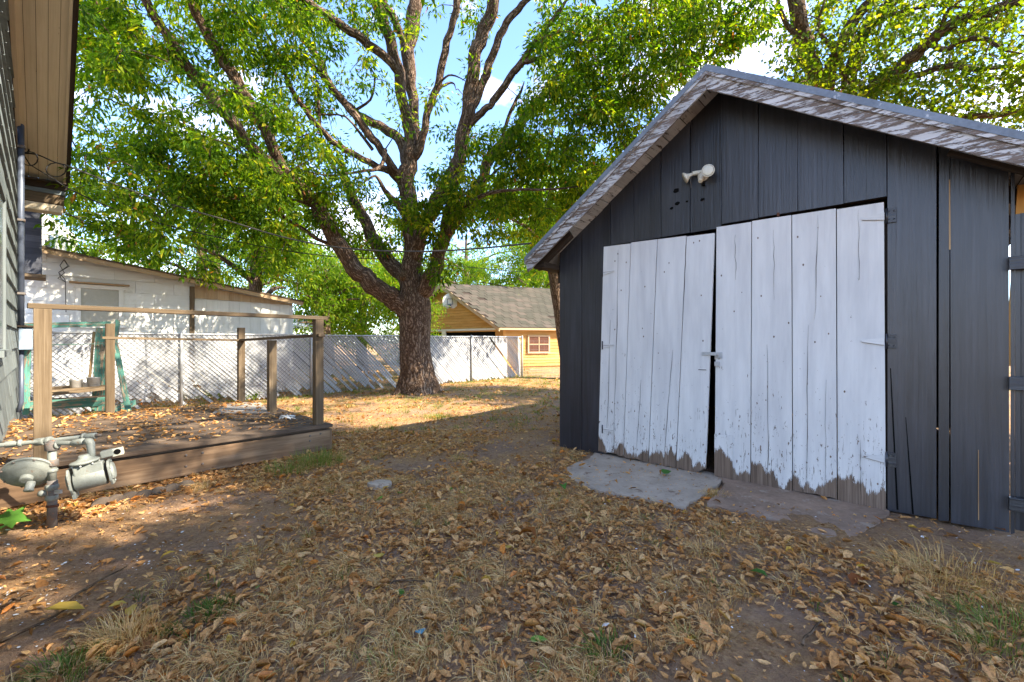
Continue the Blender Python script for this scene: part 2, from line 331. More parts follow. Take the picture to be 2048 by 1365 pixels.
def groundmat():
    m, nt, b = newmat('bare_yard_dirt', .95, .12); geo = nt.nodes.new('ShaderNodeNewGeometry'); v = geo.outputs['Position']
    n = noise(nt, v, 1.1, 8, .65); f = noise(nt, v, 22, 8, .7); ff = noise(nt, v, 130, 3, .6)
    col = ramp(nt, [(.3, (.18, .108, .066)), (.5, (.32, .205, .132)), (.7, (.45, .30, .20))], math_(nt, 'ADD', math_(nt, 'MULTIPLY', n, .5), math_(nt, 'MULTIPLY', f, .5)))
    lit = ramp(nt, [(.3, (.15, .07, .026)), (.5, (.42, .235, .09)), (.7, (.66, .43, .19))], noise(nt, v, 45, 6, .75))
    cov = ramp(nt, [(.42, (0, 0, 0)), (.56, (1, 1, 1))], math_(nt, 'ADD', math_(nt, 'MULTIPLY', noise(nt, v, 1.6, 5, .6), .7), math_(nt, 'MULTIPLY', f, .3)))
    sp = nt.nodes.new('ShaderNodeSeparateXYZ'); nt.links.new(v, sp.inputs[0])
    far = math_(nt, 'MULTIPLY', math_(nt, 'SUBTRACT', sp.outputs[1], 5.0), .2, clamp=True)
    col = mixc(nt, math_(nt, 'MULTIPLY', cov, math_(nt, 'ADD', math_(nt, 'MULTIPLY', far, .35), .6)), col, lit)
    gr = ramp(nt, [(.5, (0, 0, 0)), (.62, (1, 1, 1))], noise(nt, v, .9, 6, .7))
    col = mixc(nt, math_(nt, 'MULTIPLY', gr, math_(nt, 'MULTIPLY', math_(nt, 'SUBTRACT', sp.outputs[1], 7.0), .16, clamp=True)), col, (.11, .115, .03))
    vo = nt.nodes.new('ShaderNodeTexVoronoi'); vo.inputs['Scale'].default_value = 34; nt.links.new(v, vo.inputs['Vector'])
    wn = nt.nodes.new('ShaderNodeTexWhiteNoise'); nt.links.new(vo.outputs['Position'], wn.inputs[0])
    peb = math_(nt, 'MULTIPLY', math_(nt, 'LESS_THAN', vo.outputs['Distance'], .16), math_(nt, 'GREATER_THAN', wn.outputs[0], .93))
    col = mixc(nt, peb, col, (.45, .4, .36))
    nt.links.new(col, b.inputs['Base Color']); bump(nt, math_(nt, 'ADD', f, math_(nt, 'MULTIPLY', ff, .25)), b, .045, 1.0); return m
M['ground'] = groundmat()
def shinglemat():
    m, nt, b = newmat('mossy_shingle', .95, .15); v, rnd = uvrand(nt); tc = nt.nodes.new('ShaderNodeTexCoord')
    c = ramp(nt, [(0, (.03, .028, .017)), (.5, (.055, .046, .032)), (1, (.10, .07, .053))], rnd)
    c = mixc(nt, noise(nt, tc.outputs['Object'], 25, 6, .7), c, (.075, .07, .055))
    nt.links.new(c, b.inputs['Base Color']); bump(nt, noise(nt, tc.outputs['Object'], 60, 5, .7), b, .005, .6); return m
M['shingle'] = shinglemat()

# ---------------------------------------------------------------- ground
def gh(x, y):
    """height of the yard"""
    x = np.asarray(x, float); y = np.asarray(y, float)
    a = .012*np.sin(2.1*x+.7)*np.sin(1.7*y+.3)+.009*np.sin(5.3*x+2*y)*np.sin(4.1*y-1.3*x)+.004*np.sin(13*x+3)*np.sin(11*y+x*4)
    far = np.clip((y-9)/8, 0, 1)
    return a*.8-.012+far*.03
def gz(x, y): return float(gh(x, y))
xs = np.concatenate([[-260, -120, -60, -30, -18, -12], np.arange(-9, 8.01, .075), [11, 16, 28, 60, 120, 260]])
ys = np.concatenate([[-60, -20, -6, -1], np.arange(.4, 16, .075), [18, 22, 28, 40, 70, 130, 300]])
XX, YY = np.meshgrid(xs, ys); ZZ = gh(XX, YY)
micro = np.zeros_like(XX); ins = (XX > -9) & (XX < 8) & (YY > .4) & (YY < 16)
micro[ins] = rng.normal(0, .0035, ins.sum()); ZZ += micro
vv = np.stack([XX, YY, ZZ], -1).reshape(-1, 3); nx = len(xs); ny = len(ys)
ii = (np.arange(ny-1)[:, None]*nx+np.arange(nx-1)[None, :]).reshape(-1)
ff = np.stack([ii, ii+1, ii+nx+1, ii+nx], -1)
def npmesh(name, v, f, mat, rnd=None, smooth=False, loc=None, parent=None):
    """fast mesh: v (n,3), f list of arrays of equal-length faces"""
    me = bpy.data.meshes.new(name); fs = f if isinstance(f, list) else [f]
    loops = np.concatenate([q.reshape(-1) for q in fs]).astype(np.int32)
    cnt = np.concatenate([np.full(len(q), q.shape[1]) for q in fs]).astype(np.int32); st = np.concatenate([[0], np.cumsum(cnt)[:-1]]).astype(np.int32)
    me.vertices.add(len(v)); me.vertices.foreach_set('co', np.ascontiguousarray(v, dtype=np.float32).reshape(-1))
    me.loops.add(len(loops)); me.loops.foreach_set('vertex_index', loops)
    me.polygons.add(len(cnt)); me.polygons.foreach_set('loop_start', st); me.polygons.foreach_set('loop_total', cnt)
    me.polygons.foreach_set('use_smooth', np.full(len(cnt), smooth))
    if rnd is not None:
        a = me.attributes.new('rnd', 'FLOAT', 'POINT'); a.data.foreach_set('value', np.ascontiguousarray(rnd, dtype=np.float32))
    me.materials.append(mat); me.update(calc_edges=True)
    o = bpy.data.objects.new(name, me); C.objects.link(o)
    if parent: o.parent = parent
    if loc is not None: o.location = loc
    return o
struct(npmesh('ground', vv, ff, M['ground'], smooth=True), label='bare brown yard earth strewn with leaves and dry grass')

# ---------------------------------------------------------------- charcoal barn shed on the right
P0 = Vector((.556, 5.26, 0)); Dv = Vector((.746, -.666, 0)); Nv = Vector((-.666, -.746, 0)); Zv = Vector((0, 0, 1))
def F(s, h, o=0.0): return P0+Dv*s+Nv*o+Zv*h
def sx(px, o=0.0):
    u = (px-1024)/FP; return (u*(5.26-.746*o)-.556+.666*o)/(.746+.666*u)
def hy(py, s, o=0.0): return EYE+(682.5-py)/FP*(5.26-.666*s-.746*o)
APX = 1.80; HT = 3.60; SL, SR = .69, .635
def rooftop(s): return HT-(SL*(APX-s) if s < APX else SR*(s-APX))
barn = thing('barn_shed', F(1.8, 0), 'charcoal painted board shed with a peeling white gable trim and big white double doors', 'shed')
DEPTH = 4.6
def vboard(name, s0, s1, h0, top, mat, o=0.0, t=.022, lean=0.0, b0=None, parent=None, label=None):
    """upright board; top = function of s or a number; the polygon leans a little"""
    tp = top if callable(top) else (lambda s: top)
    b0 = h0 if b0 is None else b0
    pts = [F(s0, h0, o), F(s1, b0, o)]
    ts1 = s1+lean; ts0 = s0+lean
    if callable(top) and ts0 < APX < ts1: pts += [F(ts1, tp(ts1), o), F(APX, tp(APX), o), F(ts0, tp(ts0), o)]
    else: pts += [F(ts1, tp(ts1), o), F(ts0, tp(ts0), o)]
    return MB().prism(pts, -Nv*t, Zv, Dv).build(name, mat, parent or barn, label=label)
und = lambda s: rooftop(s)-.075
sD0, sDm, sD1 = sx(1206), sx(1432), sx(1773)
lsx = [1119, 1163.5, 1206]
for a, b in zip(lsx[:-1], lsx[1:]):
    vboard('wall_board', sx(a)+.003, sx(b)-.003, .0, und, M['barn_dark'], -random.random()*.004)
hdl = lambda s: hy(495, sD0)+.012+(s-sD0)*.012
gx = [1206, 1222, 1269, 1323, 1381, 1443, 1517, 1596, 1688, 1774]
for i, (a, b) in enumerate(zip(gx[:-1], gx[1:])):
    sa, sb = sx(a), sx(b); d0 = hdl((sa+sb)/2)+(.012 if a >= 1432 else -.008)
    vboard('gable_board', sa+.0025, sb-.0025, d0-random.random()*.012, und, M['barn_dark'], .004+random.random()*.007, lean=random.uniform(-.004, .004))
for a, b, o in ((1774.5, 1874, 0), (1876, 1899, .006), (1901, 2020, .001), (2021.5, 2031, -.004)):
    sa, sb = sx(a), sx(b)
    vboard('wall_board', sa+.002, sb-.003, .0, und, M['barn_dark'], o, lean=random.uniform(-.006, .006), b0=.01)
# thin split-off lath beside the hinge side, seen as the cracked foot of the wide board
MB().prism([F(sx(1793), .02, .003), F(sx(1797), .02, .003), F(sx(1782), 1.05, .003), F(sx(1780), 1.05, .003)], Nv*.0015, Zv, Dv).build('crack', M['black'], barn)
MB().prism([F(sx(1824), .01, .003), F(sx(1828), .01, .003), F(sx(1812), .7, .003), F(sx(1811), .7, .003)], Nv*.0015, Zv, Dv).build('crack', M['black'], barn)
for px, y0, y1, wd in ((1899.5, 360, 500, 2.5), (1957, 900, 1040, 1.5)):
    s = sx(px); ww = wd/FP*(5.26-.666*s)/2
    MB().prism([F(s-ww, hy(y1, s), .004), F(s+ww, hy(y1, s), .004), F(s+ww*.4, hy(y0, s), .004), F(s-ww, hy(y0, s), .004)], Nv*.004, Zv, Dv).build('crack_edge', M['bare_wood'], barn)
# knot holes under the lamp
for px, py, r in ((1353, 382, 5), (1356, 408, 4), (1344, 418, 3), (1375, 404, 2.5), (1405.5, 400, 3.2)):
    s = sx(px); z = 5.26-.666*s; rr = r/FP*z; pts = []
    for k in range(9):
        a = k/9*6.283; q = rr*random.uniform(.7, 1.15); pts.append(F(s+math.cos(a)*q*1.3, hy(py, s)+math.sin(a)*q, .0125))
    MB().prism(pts, Nv*.001, Zv, Dv).build('knot_hole', M['black'], barn)
s = sx(1557); MB().box(F(s, hy(430, s), .012), Dv, Zv, Nv, .018, .03, .006).build('bare_patch', M['orange_red'], barn)
# side and rear walls (dark boards), inner floor stays ground
for s0 in (0.02, 3.5):
    n = 22
    for k in range(n):
        o0 = -.03-k*(DEPTH-.03)/n; o1 = o0-(DEPTH-.03)/n+.004; sd_ = s0+random.random()*.006
        MB().prism([F(sd_, 0, o0), F(sd_, 0, o1), F(sd_, und(sd_), o1), F(sd_, und(sd_), o0)], Dv*(.02 if s0 > 1 else .02), Zv, Nv).build('side_board', M['barn_dark'], barn)
MB().prism([F(.02, 0, -DEPTH), F(3.55, 0, -DEPTH), F(3.55, und(3.55), -DEPTH), F(APX, und(APX), -DEPTH), F(.02, und(.02), -DEPTH)], Nv*.02, Zv, Dv).build('rear_wall', M['barn_dark'], barn)
# dark inner frame behind the doors
for a, b in ((sD0-.07, sD0+.03), (sD1-.03, sD1+.07)):
    MB().box(F((a+b)/2, 1.1, -.075), Zv, Dv, Nv, 2.2, b-a, .09).build('door_post', M['brown_dark'], barn)
MB().box(F((sD0+sD1)/2, hdl(1.5)+.09, -.08), Dv, Zv, Nv, sD1-sD0, .14, .09).build('door_header', M['brown_dark'], barn)
# roof: sheathing boards (seen from below at the overhang), shingles, trim
FO = .377
def slope_frame(left):
    if left: d = (F(-.21, rooftop(-.21))-F(APX, HT)); 
    else: d = (F(3.86, rooftop(3.86))-F(APX, HT))
    l = d.length; d.normalize(); nrm = Nv.cross(d) if left else d.cross(Nv)
    if nrm.z < 0: nrm = -nrm
    return d, l, nrm
for left in (True, False):
    d, l, nrm = slope_frame(left); n = 12; wb = l/n; top0 = F(APX, HT)
    for k in range(n):
        c = top0+d*(wb*(k+.5))-nrm*.052; j = random.uniform(-.004, .004); e = random.uniform(-.012, .0)
        MB().box(c+Nv*((FO-.03-DEPTH-.3)/2+e)+nrm*j, Nv, d, nrm, FO-.03+DEPTH+.3, wb-.008, .022).build('sheathing_board', M['sheathing'], barn)
    # shingle courses
    n2 = 17; wc = l/n2
    for k in range(n2):
        c = top0+d*(wc*(k+.5)+.015)-nrm*(.026-.004*(k % 2)); MB().box(c+Nv*((FO+.0-DEPTH-.3)/2), Nv, d, nrm, FO+DEPTH+.3, wc+.03, .012).build('shingle_course', M['shingle'], barn)
    # drip edge strip and barge board, both front
    a0 = top0+Nv*(FO+.012); 
    MB().prism([a0+Zv*.0, a0+d*l, a0+d*l-Zv*.05, a0-Zv*.058], -Nv*.016, d, Zv).build('drip_edge', M['metalroof'], barn)
    bw = .135
    a1 = top0+Nv*(FO-.008)-Zv*.06
    MB().prism([a1, a1+d*l+Zv*.008, a1+d*(l-.04)-Zv*bw, a1-Zv*(bw+.012)], -Nv*.024, d, Zv).build('barge_board', M['barn_trim'], barn, bevel=.003)
    a2 = top0+Nv*(FO+.008)-Zv*.052
    MB().prism([a2, a2+d*l, a2+d*l-Zv*.03, a2-Zv*.035], -Nv*.02, d, Zv).build('trim_moulding', M['barn_trim'], barn)
    # eave fascia and rafter tails
    for o in (.2, -.5, -1.3, -2.1, -2.9, -3.7, -4.4):
        s_e = -.17 if left else 3.8; s_i = .3 if left else 3.3
        MB().beam(F(s_i, rooftop(s_i)-.13, o), F(s_e, rooftop(s_e)-.13, o), .045, .10).build('rafter', M['brown_dark'], barn)
# dark gusset block below the left eave
MB().box(F(-.09, 2.12, .02), Dv, Nv, Zv, .16, .5, .06).build('eave_block', M['brown_dark'], barn)
MB().box(F(-.05, 2.03, -.15), Dv, Nv, Zv, .08, .09, .16).build('eave_block', M['brown_dark'], barn)

# doors
def door(name_s, edges_b, edges_t, yb0, yb1, yt0, yt1, hinge_side):
    mb_ = bpy.data.objects.new('door', None); C.objects.link(mb_); mb_.parent = barn
    o0 = F(sx(edges_b[0]), 0); mb_['_o'] = tuple(o0); mb_.location = o0-Vector(barn['_o']); mb_.empty_display_size = .1
    n = len(edges_b)-1; OD = .012
    sb0, sb1, st0, st1 = sx(edges_b[0]), sx(edges_b[-1]), sx(edges_t[0]), sx(edges_t[-1])
    hb0, hb1 = hy(yb0, sb0), hy(yb1, sb1); ht0, ht1 = hy(yt0, st0), hy(yt1, st1)
    for i in range(n):
        a, b = sx(edges_b[i])+.0035, sx(edges_b[i+1])-.0035; c, d = sx(edges_t[i])+.0035, sx(edges_t[i+1])-.0035
        hb = lambda s: hb0+(hb1-hb0)*(s-sb0)/(sb1-sb0); ht = lambda s: ht0+(ht1-ht0)*(s-st0)/(st1-st0)
        oo = OD+random.uniform(-.002, .004); j = random.uniform(-.01, .006); pts = []
        m = 7
        for k in range(m+1):
            s_ = a+(b-a)*k/m; pts.append(F(s_, hb(s_)+j+(random.uniform(-.008, .012) if 0 < k < m else 0), oo))
        if name_s == 'left' and i == n-1:     # split lower corner of the last plank
            pts[-1] = F(b-.012, hb(b)+.05, oo); pts[-2] = F(b-.05, hb(b)+.03, oo)
        j2 = random.uniform(-.006, .006)
        pts += [F(d, ht(d)+j2, oo), F(c, ht(c)+j2, oo)]
        MB().prism(pts, -Nv*.022, Zv, Dv).build('plank', M['door'], mb_, label=None)
    for h in (.32, 1.2, 1.85):      # ledges on the back
        a = sb0+.04; b = sb1-.04; MB().box(F((a+b)/2, h, -.025), Dv, Zv, Nv, b-a, .12, .02).build('ledge', M['brown_dark'], mb_)
    return mb_
dl = door('left', [1197, 1248, 1298, 1353, 1416], [1208, 1263, 1316, 1374, 1431], 902, 948, 494, 466, 0); dl['label'] = 'left door leaf, sagging away from the middle at its foot'
dr = door('right', [1429.5, 1502, 1586, 1675, 1773], [1433, 1504, 1584, 1673, 1769], 950, 1019, 455, 404, 1); dr['label'] = 'right door leaf, wider, with three hinges on its outer edge'
def on_door(par, name, px, py, w_, h_, t_, mat, o=.018, rot=0.0, **k):
    s = sx(px); z = 5.26-.666*s; c = F(s, hy(py, s), o+t_/2)
    ax = Dv*math.cos(rot)+Zv*math.sin(rot); az = -Dv*math.sin(rot)+Zv*math.cos(rot)
    return MB().box(c, ax, az, Nv, w_, h_, t_).build(name, mat, par, bevel=.0015, **k)
for par, x0, y0, x1, y1, wd in ((dl, 1237, 500, 1227, 900, 1.3), (dl, 1222, 640, 1213, 880, 1.0), (dl, 1345, 700, 1327, 920, 1.1), (dl, 1283, 760, 1272, 905, .9), (dl, 1372, 490, 1366, 640, .9), (dr, 1535, 690, 1536, 985, 1.3), (dr, 1636, 430, 1630, 640, 1.0),
        (dr, 1617, 650, 1612, 1000, 1.2), (dr, 1717, 420, 1718, 560, .9), (dr, 1720, 880, 1722, 1010, 1.2), (dr, 1547, 460, 1549, 600, .8), (dr, 1652, 760, 1650, 1000, .8), (dr, 1470, 470, 1472, 560, .8)):
    pa = []; pb_ = []
    for k in range(9):
        t = k/8; x_ = x0+(x1-x0)*t+random.uniform(-1.2, 1.2); y_ = y0+(y1-y0)*t; s = sx(x_, .018); h = hy(y_, s, .018); q = wd*random.uniform(.3, 1)*.5/FP*(5.26-.666*s)*math.sin(.3+2.5*t)
        pa.append(F(s-q, h, .018)); pb_.append(F(s+q, h, .018))
    MB().prism(pa+pb_[::-1], Nv*.0012, Zv, Dv).build('crack', M['brown_dark'], par)
# patch at the foot of the right door
s0, s1 = sx(1430.5), sx(1467)
MB().prism([F(s0, hy(950, s0), .02), F(s1, hy(960, s1), .02), F(s1, hy(871, s1), .02), F(s0, hy(868, s0), .02)], Nv*.004, Zv, Dv).build('patch_board', M['door'], dr)
# hinges of the right door: painted strap on the white side, dark plate on the wall
for py in (432, 683, 919):
    s = sx(1781); z = 5.26-.666*s
    h = bpy.data.objects.new('hinge', None); C.objects.link(h); h.parent = barn; o0 = F(s, hy(py, s)); h['_o'] = tuple(o0); h.location = o0-Vector(barn['_o'])
    MB().box(F(s+.003, hy(py, s), .012), Dv, Zv, Nv, .062, .105, .005).build('hinge_plate', M['barn_dark'], h, bevel=.001)
    MB().tube([F(sx(1773.5), hy(py, s)-.055, .016), F(sx(1773.5), hy(py, s)+.055, .016)], .008, 8).build('hinge_pin', M['barn_dark'], h)
    for k in (-1, 1):
        for q in (-1, 1): MB().lathe(F(s+.006+q*.014, hy(py, s)+k*.03, .0145), Nv, [(0, .006), (.002, .005), (.003, .002)], 8).build('screw', M['barn_dark'], h)
    a = sx(1724); b = sx(1769); hh = hy(py, s)
    MB().prism([F(b, hh-.028, .019), F(b, hh+.028, .019), F(a, hh+.009, .019), F(a, hh-.006, .019)], Nv*.0035, Dv, Zv).build('hinge_strap', M['door'], h)
    MB().prism([F(b, hh-.031, .0188), F(a, hh-.009, .0188), F(a, hh-.006, .0188), F(b, hh-.028, .0188)], Nv*.002, Dv, Zv).build('strap_edge', M['gas_dark'], h)
for py in (546, 691, 858):
    h = bpy.data.objects.new('hinge', None); C.objects.link(h); h.parent = barn; s = sx(1206); o0 = F(s, hy(py, s)); h['_o'] = tuple(o0); h.location = o0-Vector(barn['_o'])
    hh = hy(py, s); a = sx(1209); b = sx(1230)
    MB().tube([F(s, hh-.045, .014), F(s, hh+.045, .014)], .007, 8).build('hinge_pin', M['barn_dark'], h)
    MB().prism([F(a, hh-.026, .019), F(a, hh+.026, .019), F(b, hh+.007, .019), F(b, hh-.004, .019)], Nv*.0035, Dv, Zv).build('hinge_strap', M['door'], h)
    MB().prism([F(a, hh-.003, .0226), F(a, hh+.001, .0226), F(b, hh+.004, .0226), F(b, hh+.001, .0226)], Nv*.001, Dv, Zv).build('strap_edge', M['gas_dark'], h)
# hasp and padlock
hp = bpy.data.objects.new('hasp', None); C.objects.link(hp); hp.parent = barn; s = sx(1425); o0 = F(s, hy(708, s)); hp['_o'] = tuple(o0); hp.location = o0-Vector(barn['_o'])
on_door(hp, 'hasp_plate', 1411, 708, .055, .036, .004, M['galv'], .018)
on_door(hp, 'hasp_strap', 1426, 708, .125, .03, .004, M['galv'], .024)
on_door(hp, 'staple_plate', 1440, 711, .05, .055, .004, M['galv'], .018)
s = sx(1437); hh = hy(713, s)
MB().tube([F(s-.014, hh-.03, .05), F(s-.014, hh+.008, .05), F(s-.008, hh+.02, .046), F(s+.008, hh+.02, .04), F(s+.014, hh+.008, .036), F(s+.014, hh-.03, .036)], .0035, 8).build('shackle', M['galv'], hp)
on_door(hp, 'padlock_body', 1437, 728, .042, .04, .02, M['galv'], .03)
s = sx(1408); MB().box(F(s-.01, hy(740, s), .018), Dv, Zv, Nv, .07, .006, .003).build('scratch', M['brown_dark'], dl)

# twin flood lamp under the gable
s = sx(1405); z0 = 5.26-.666*s
lamp = thing('flood_lamp', F(s, hy(352, s), .01), 'yellowed white twin security lamp with motion sensor fixed to the dark gable', 'security light')
fp = lambda px, py, o: F(sx(px, o), hy(py, sx(px, o), o), o)
MB().lathe(fp(1408, 352, .012), Nv, [(0, .05), (.012, .05), (.022, .042), (.024, .01)], 20).build('base_plate', M['lamp_white'], lamp)
# left head seen from the side
a = fp(1403, 345, .03); b = fp(1383, 348, .06); c = fp(1368, 353, .1)
ld = (c-b).normalized()
MB().tube([fp(1408, 350, .03), a], .009, 8).build('arm', M['galv'], lamp)
MB().lathe(a, b-a, [(0, .014), (.005, .021), (.05, .021), (.07, .019), (.08, .017)], 16).build('lamp_holder', M['lamp_white'], lamp)
hd = Vector((-.8, -.45, -.4)).normalized()
hd = (Dv*-.75+Nv*.35+Zv*-.38).normalized(); st = fp(1384, 349, .06)
MB().lathe(st, hd, [(0, .015), (.018, .017), (.04, .028), (.062, .05), (.07, .053), (.073, .05)], 22).build('lamp_head', M['lamp_white'], lamp)
MB().lathe(st+hd*.0735, hd, [(0, .047), (.004, .04), (.007, .02), (.008, .004)], 22).build('lens', M['lamp_glass'], lamp)
# right head facing us
st = fp(1408, 349, .04); hd = (Nv*.75+Dv*.25+Zv*-.05).normalized()
MB().lathe(fp(1416, 347, .05), hd, [(0, .02), (.03, .022), (.05, .032), (.078, .052), (.086, .056), (.09, .053)], 24).build('lamp_head', M['lamp_white'], lamp)
MB().lathe(fp(1416, 347, .05)+hd*.0905, hd, [(0, .049), (.005, .042), (.008, .022), (.009, .004)], 24).build('lens', M['lamp_glass'], lamp)
# motion sensor below
MB().lathe(fp(1404, 352, .03), (Zv*-.8+Nv*.55), [(0, .036), (.005, .037), (.02, .036), (.035, .028), (.06, .024), (.078, .018)], 18).build('motion_sensor', M['lamp_white'], lamp)
MB().lathe(fp(1407, 368, .035), (Zv*-.9+Nv*.3), [(0, .012), (.015, .016), (.02, .01)], 12).build('sensor_cap', M['black'], lamp)
MB().tube([fp(1383, 350, .03), fp(1381.5, 362, .02), fp(1382, 376, .014)], .0012, 5).build('hanging_string', M['plastic_white'], lamp)

# gate fence at the far right, behind the corner
gate = thing('picket_gate', F(3.7, 0, -.02), 'dark upright pickets held by three short rails at the right corner of the shed', 'fence')
for px, y0, y1 in ((2036.5, 430, 1062), (2047, 428, 1068), (2059, 420, 1070), (2071, 420, 1070)):
    s = sx(px, -.03); MB().box(F(s, .02+hy(y0, s)/2, -.03), Zv, Dv, Nv, hy(y0, s)-.02, .028, .018).build('picket', M['barn_dark'], gate)
for py in (529, 766, 1004):
    s = sx(2015); s2 = sx(2100); MB().box(F((s+s2)/2, hy(py, s), .035), Dv, Zv, Nv, s2-s, .085, .03).build('rail', M['barn_dark'], gate, bevel=.003)
s = sx(2020); MB().box(F(s+.13, hy(1010, s)-.04, .02), Dv, Zv, Nv, .02, .16, .02).build('stub', M['barn_dark'], gate)
tan = thing('tan_board_pile', F(3.95, 1.2, -1.0), 'sunlit tan broken boards leaning behind the pickets at the right edge', 'boards')
for k in range(5):
    MB().box(F(sx(2037, -.33)+.015+.11*k, 1.7+.06*(k % 2), -.33-.03*k), (Zv+Dv*random.uniform(-.06, .06)).normalized(), Dv, Nv, 1.25, .10, .02).build('board', M['siding_yellow'], tan)

# concrete apron slabs
def slab(name, pix, h, mat, label, drop=None):
    pts = []
    for q in pix:
        g = G(q[0], q[1], h if len(q) < 3 else q[2]); pts.append(g)
    # refine outline so it is uneven
    o2 = []
    for i, p in enumerate(pts):
        n = pts[(i+1) % len(pts)]; m = max(1, int((n-p).length/.06)); e = (n-p); nn = Vector((-e.y, e.x, 0)); 
        if nn.length: nn.normalize()
        for k in range(m): o2.append(p+(n-p)*k/m+nn*(random.uniform(-.013, .013)+.012*math.sin(k*1.1+i))*(k > 0))
    o = MB().prism(o2, Vector((0, 0, -.09)), Vector((1, 0, 0)), Vector((0, 1, 0))).build(name, mat, None, origin=pts[0])
    return struct(o, label=label)
slab('concrete_apron', [(1128, 944), (1133, 936), (1150, 926), (1173, 919), (1196, 903), (1300, 920), (1433, 948), (1442, 962), (1405, 990), (1371, 1014), (1300, 1001), (1247, 990), (1192, 979), (1150, 962)], .012, M['concrete'], 'pale grey concrete slab at the foot of the left door leaf')
slab('concrete_apron', [(1432, 950, .014), (1600, 982, .012), (1775, 1017, .004), (1778, 1030, .0), (1715, 1072, -.006), (1650, 1076, -.008), (1570, 1044, -.002), (1480, 1023, .004), (1414, 1008, .008), (1450, 968, .014)], .01, M['concrete_d'], 'dirt covered concrete slab sloping away below the right door leaf')

# ---------------------------------------------------------------- neighbouring house on the left edge
Hd = Vector((-.723, .691, 0)); Hn = Vector((.691, .723, 0)); H0 = Vector((-.413, 0, 0))   # wall line: H0 + t*Hd
def W(t, h, o=0.0): return H0+Hd*t+Hn*o+Zv*h
def tz(z): return z/.691
house = thing('grey_house', W(5, 0), 'grey green shingled house with a tan boxed eave rising along the left edge', 'house')
T0, T1 = 1.6, 10.1
rake = lambda t: 5.0-.47*(t-tz(4.9))          # soffit height at the wall
rake = lambda t: 5.0-.485*(t-7.09)
# shingles of the siding, shared mesh
cw, ch = .6, .255
ml_ = MB().prism([Hd*(-cw/2+.004)+Zv*a_+Hn*b_ for a_, b_ in ((-ch/2, .034), (-ch/2, 0), (ch/2+.01, 0), (ch/2+.01, .008))], Hd*(cw-.012), Hd, Zv).build('siding_shingle', M['siding_grey'], house, origin=(0, 0, 0))
sm_ = ml_.data; bpy.data.objects.remove(ml_)
MB().prism([W(T0, -.02, -.03), W(T1, -.02, -.03), W(T1, rake(T1), -.03), W(T0, rake(T0), -.03)], -Hn*.1, Hd, Zv).build('wall', M['siding_dark'], house)
tilt = Matrix.Rotation(R(2.6), 3, Hd).to_euler()
for r_ in range(24):
    h = .14+ch*(r_+.5)
    k = 0
    t = T0-(r_ % 2)*.3
    while t < T1:
        tc_ = t+cw/2; t += cw
        if tc_+cw/2 > T1+.05 or tc_-cw/2 < T0-.2 or h+ch/2 > rake(tc_)-.02: continue
        inst('siding_shingle', sm_, house, W(tc_, h, -.022+random.uniform(0, .005)))
MB().box(W((T0+T1)/2, .06, -.02), Hd, Zv, Hn, T1-T0, .16, .03).build('foundation', M['concrete'], house)
MB().box(W(T1+.03, 1.5, -.03), Zv, Hd, Hn, 3.0, .06, .09).build('corner_board', M['siding_grey'], house)
# window trim near the left edge
wn_ = bpy.data.objects.new('window', None); C.objects.link(wn_); wn_.parent = house; o0 = W(5.4, 1.3); wn_['_o'] = tuple(o0); wn_.location = o0-Vector(house['_o'])
for t, hh, l, ax in ((5.83, 1.85, 1.35, 0), (4.9, 1.85, 1.35, 0)): MB().box(W(t, hh, .015), Zv, Hd, Hn, l, .09, .035).build('frame', M['siding_grey'], wn_)
MB().box(W(5.36, 2.56, .015), Hd, Zv, Hn, 1.05, .09, .035).build('frame', M['siding_grey'], wn_)
MB().box(W(5.36, 1.15, .03), Hd, Zv, Hn, 1.1, .05, .07).build('sill', M['siding_grey'], wn_)
MB().box(W(5.36, 1.85, .012), Hd, Zv, Hn, .86, 1.32, .01).build('pane', M['glass_dark'], wn_)
# boxed rake soffit: boards running along the slope
OV = .50; t_lo = 9.75
ud = (W(t_lo, rake(t_lo))-W(T0, rake(T0))).normalized(); un = Hn.cross(ud); un = un if un.z > 0 else -un
l = (W(t_lo, rake(t_lo))-W(T0, rake(T0))).length; mid = (W(t_lo, rake(t_lo))+W(T0, rake(T0)))/2
nb = 5; bwid = OV/nb
for k in range(nb): MB().box(mid+Hn*(bwid*(k+.5))+un*random.uniform(.008, .012), ud, Hn, un, l, bwid-.004, .016).build('soffit_board', M['soffit'], house)
MB().box(mid+Hn*.02-un*.012, ud, Hn, un, l, .045, .03).build('bed_moulding', M['soffit'], house)
MB().box(mid+Hn*(OV+.012)+un*.05, ud, Hn, un, l+.1, .024, .14).build('barge_board', M['brown_dark'], house)
MB().box(mid+Hn*(OV-.02)-un*.006, ud, Hn, un, l, .03, .014).build('edge_strip', M['soffit'], house)
MB().box(mid+Hn*(OV/2)+un*.14, ud, Hn, un, l+.1, OV+.1, .03).build('roof_deck', M['brown_dark'], house)
# cornice return at the low end of the rake
hr = rake(t_lo)
ret = W(t_lo, hr)
cb = bpy.data.objects.new('cornice_return', None); C.objects.link(cb); cb.parent = house; cb['_o'] = tuple(ret); cb.location = ret-Vector(house['_o'])
for k, (dz, th, mt, ex) in enumerate(((-.045, .09, 'brown_dark', .02), (-.125, .07, 'siding_grey', 0), (-.235, .15, 'grey_wood', -.02), (-.375, .12, 'bare_wood', -.035))):
    MB().box(ret+Hn*(OV/2+ex/2)+Zv*(dz)+Hd*.10, Hn, Hd, Zv, OV+ex, .34-.03*k, th-.004).build('return_board', M[mt] if mt != 'bare_wood' else M['soffit'], cb, bevel=.002)
MB().box(ret+Hn*(OV/2)+Hd*(-.13)+Zv*(.0), Hn, Hd, Zv, OV, .14, .02).build('return_shelf', M['brown_dark'], cb)
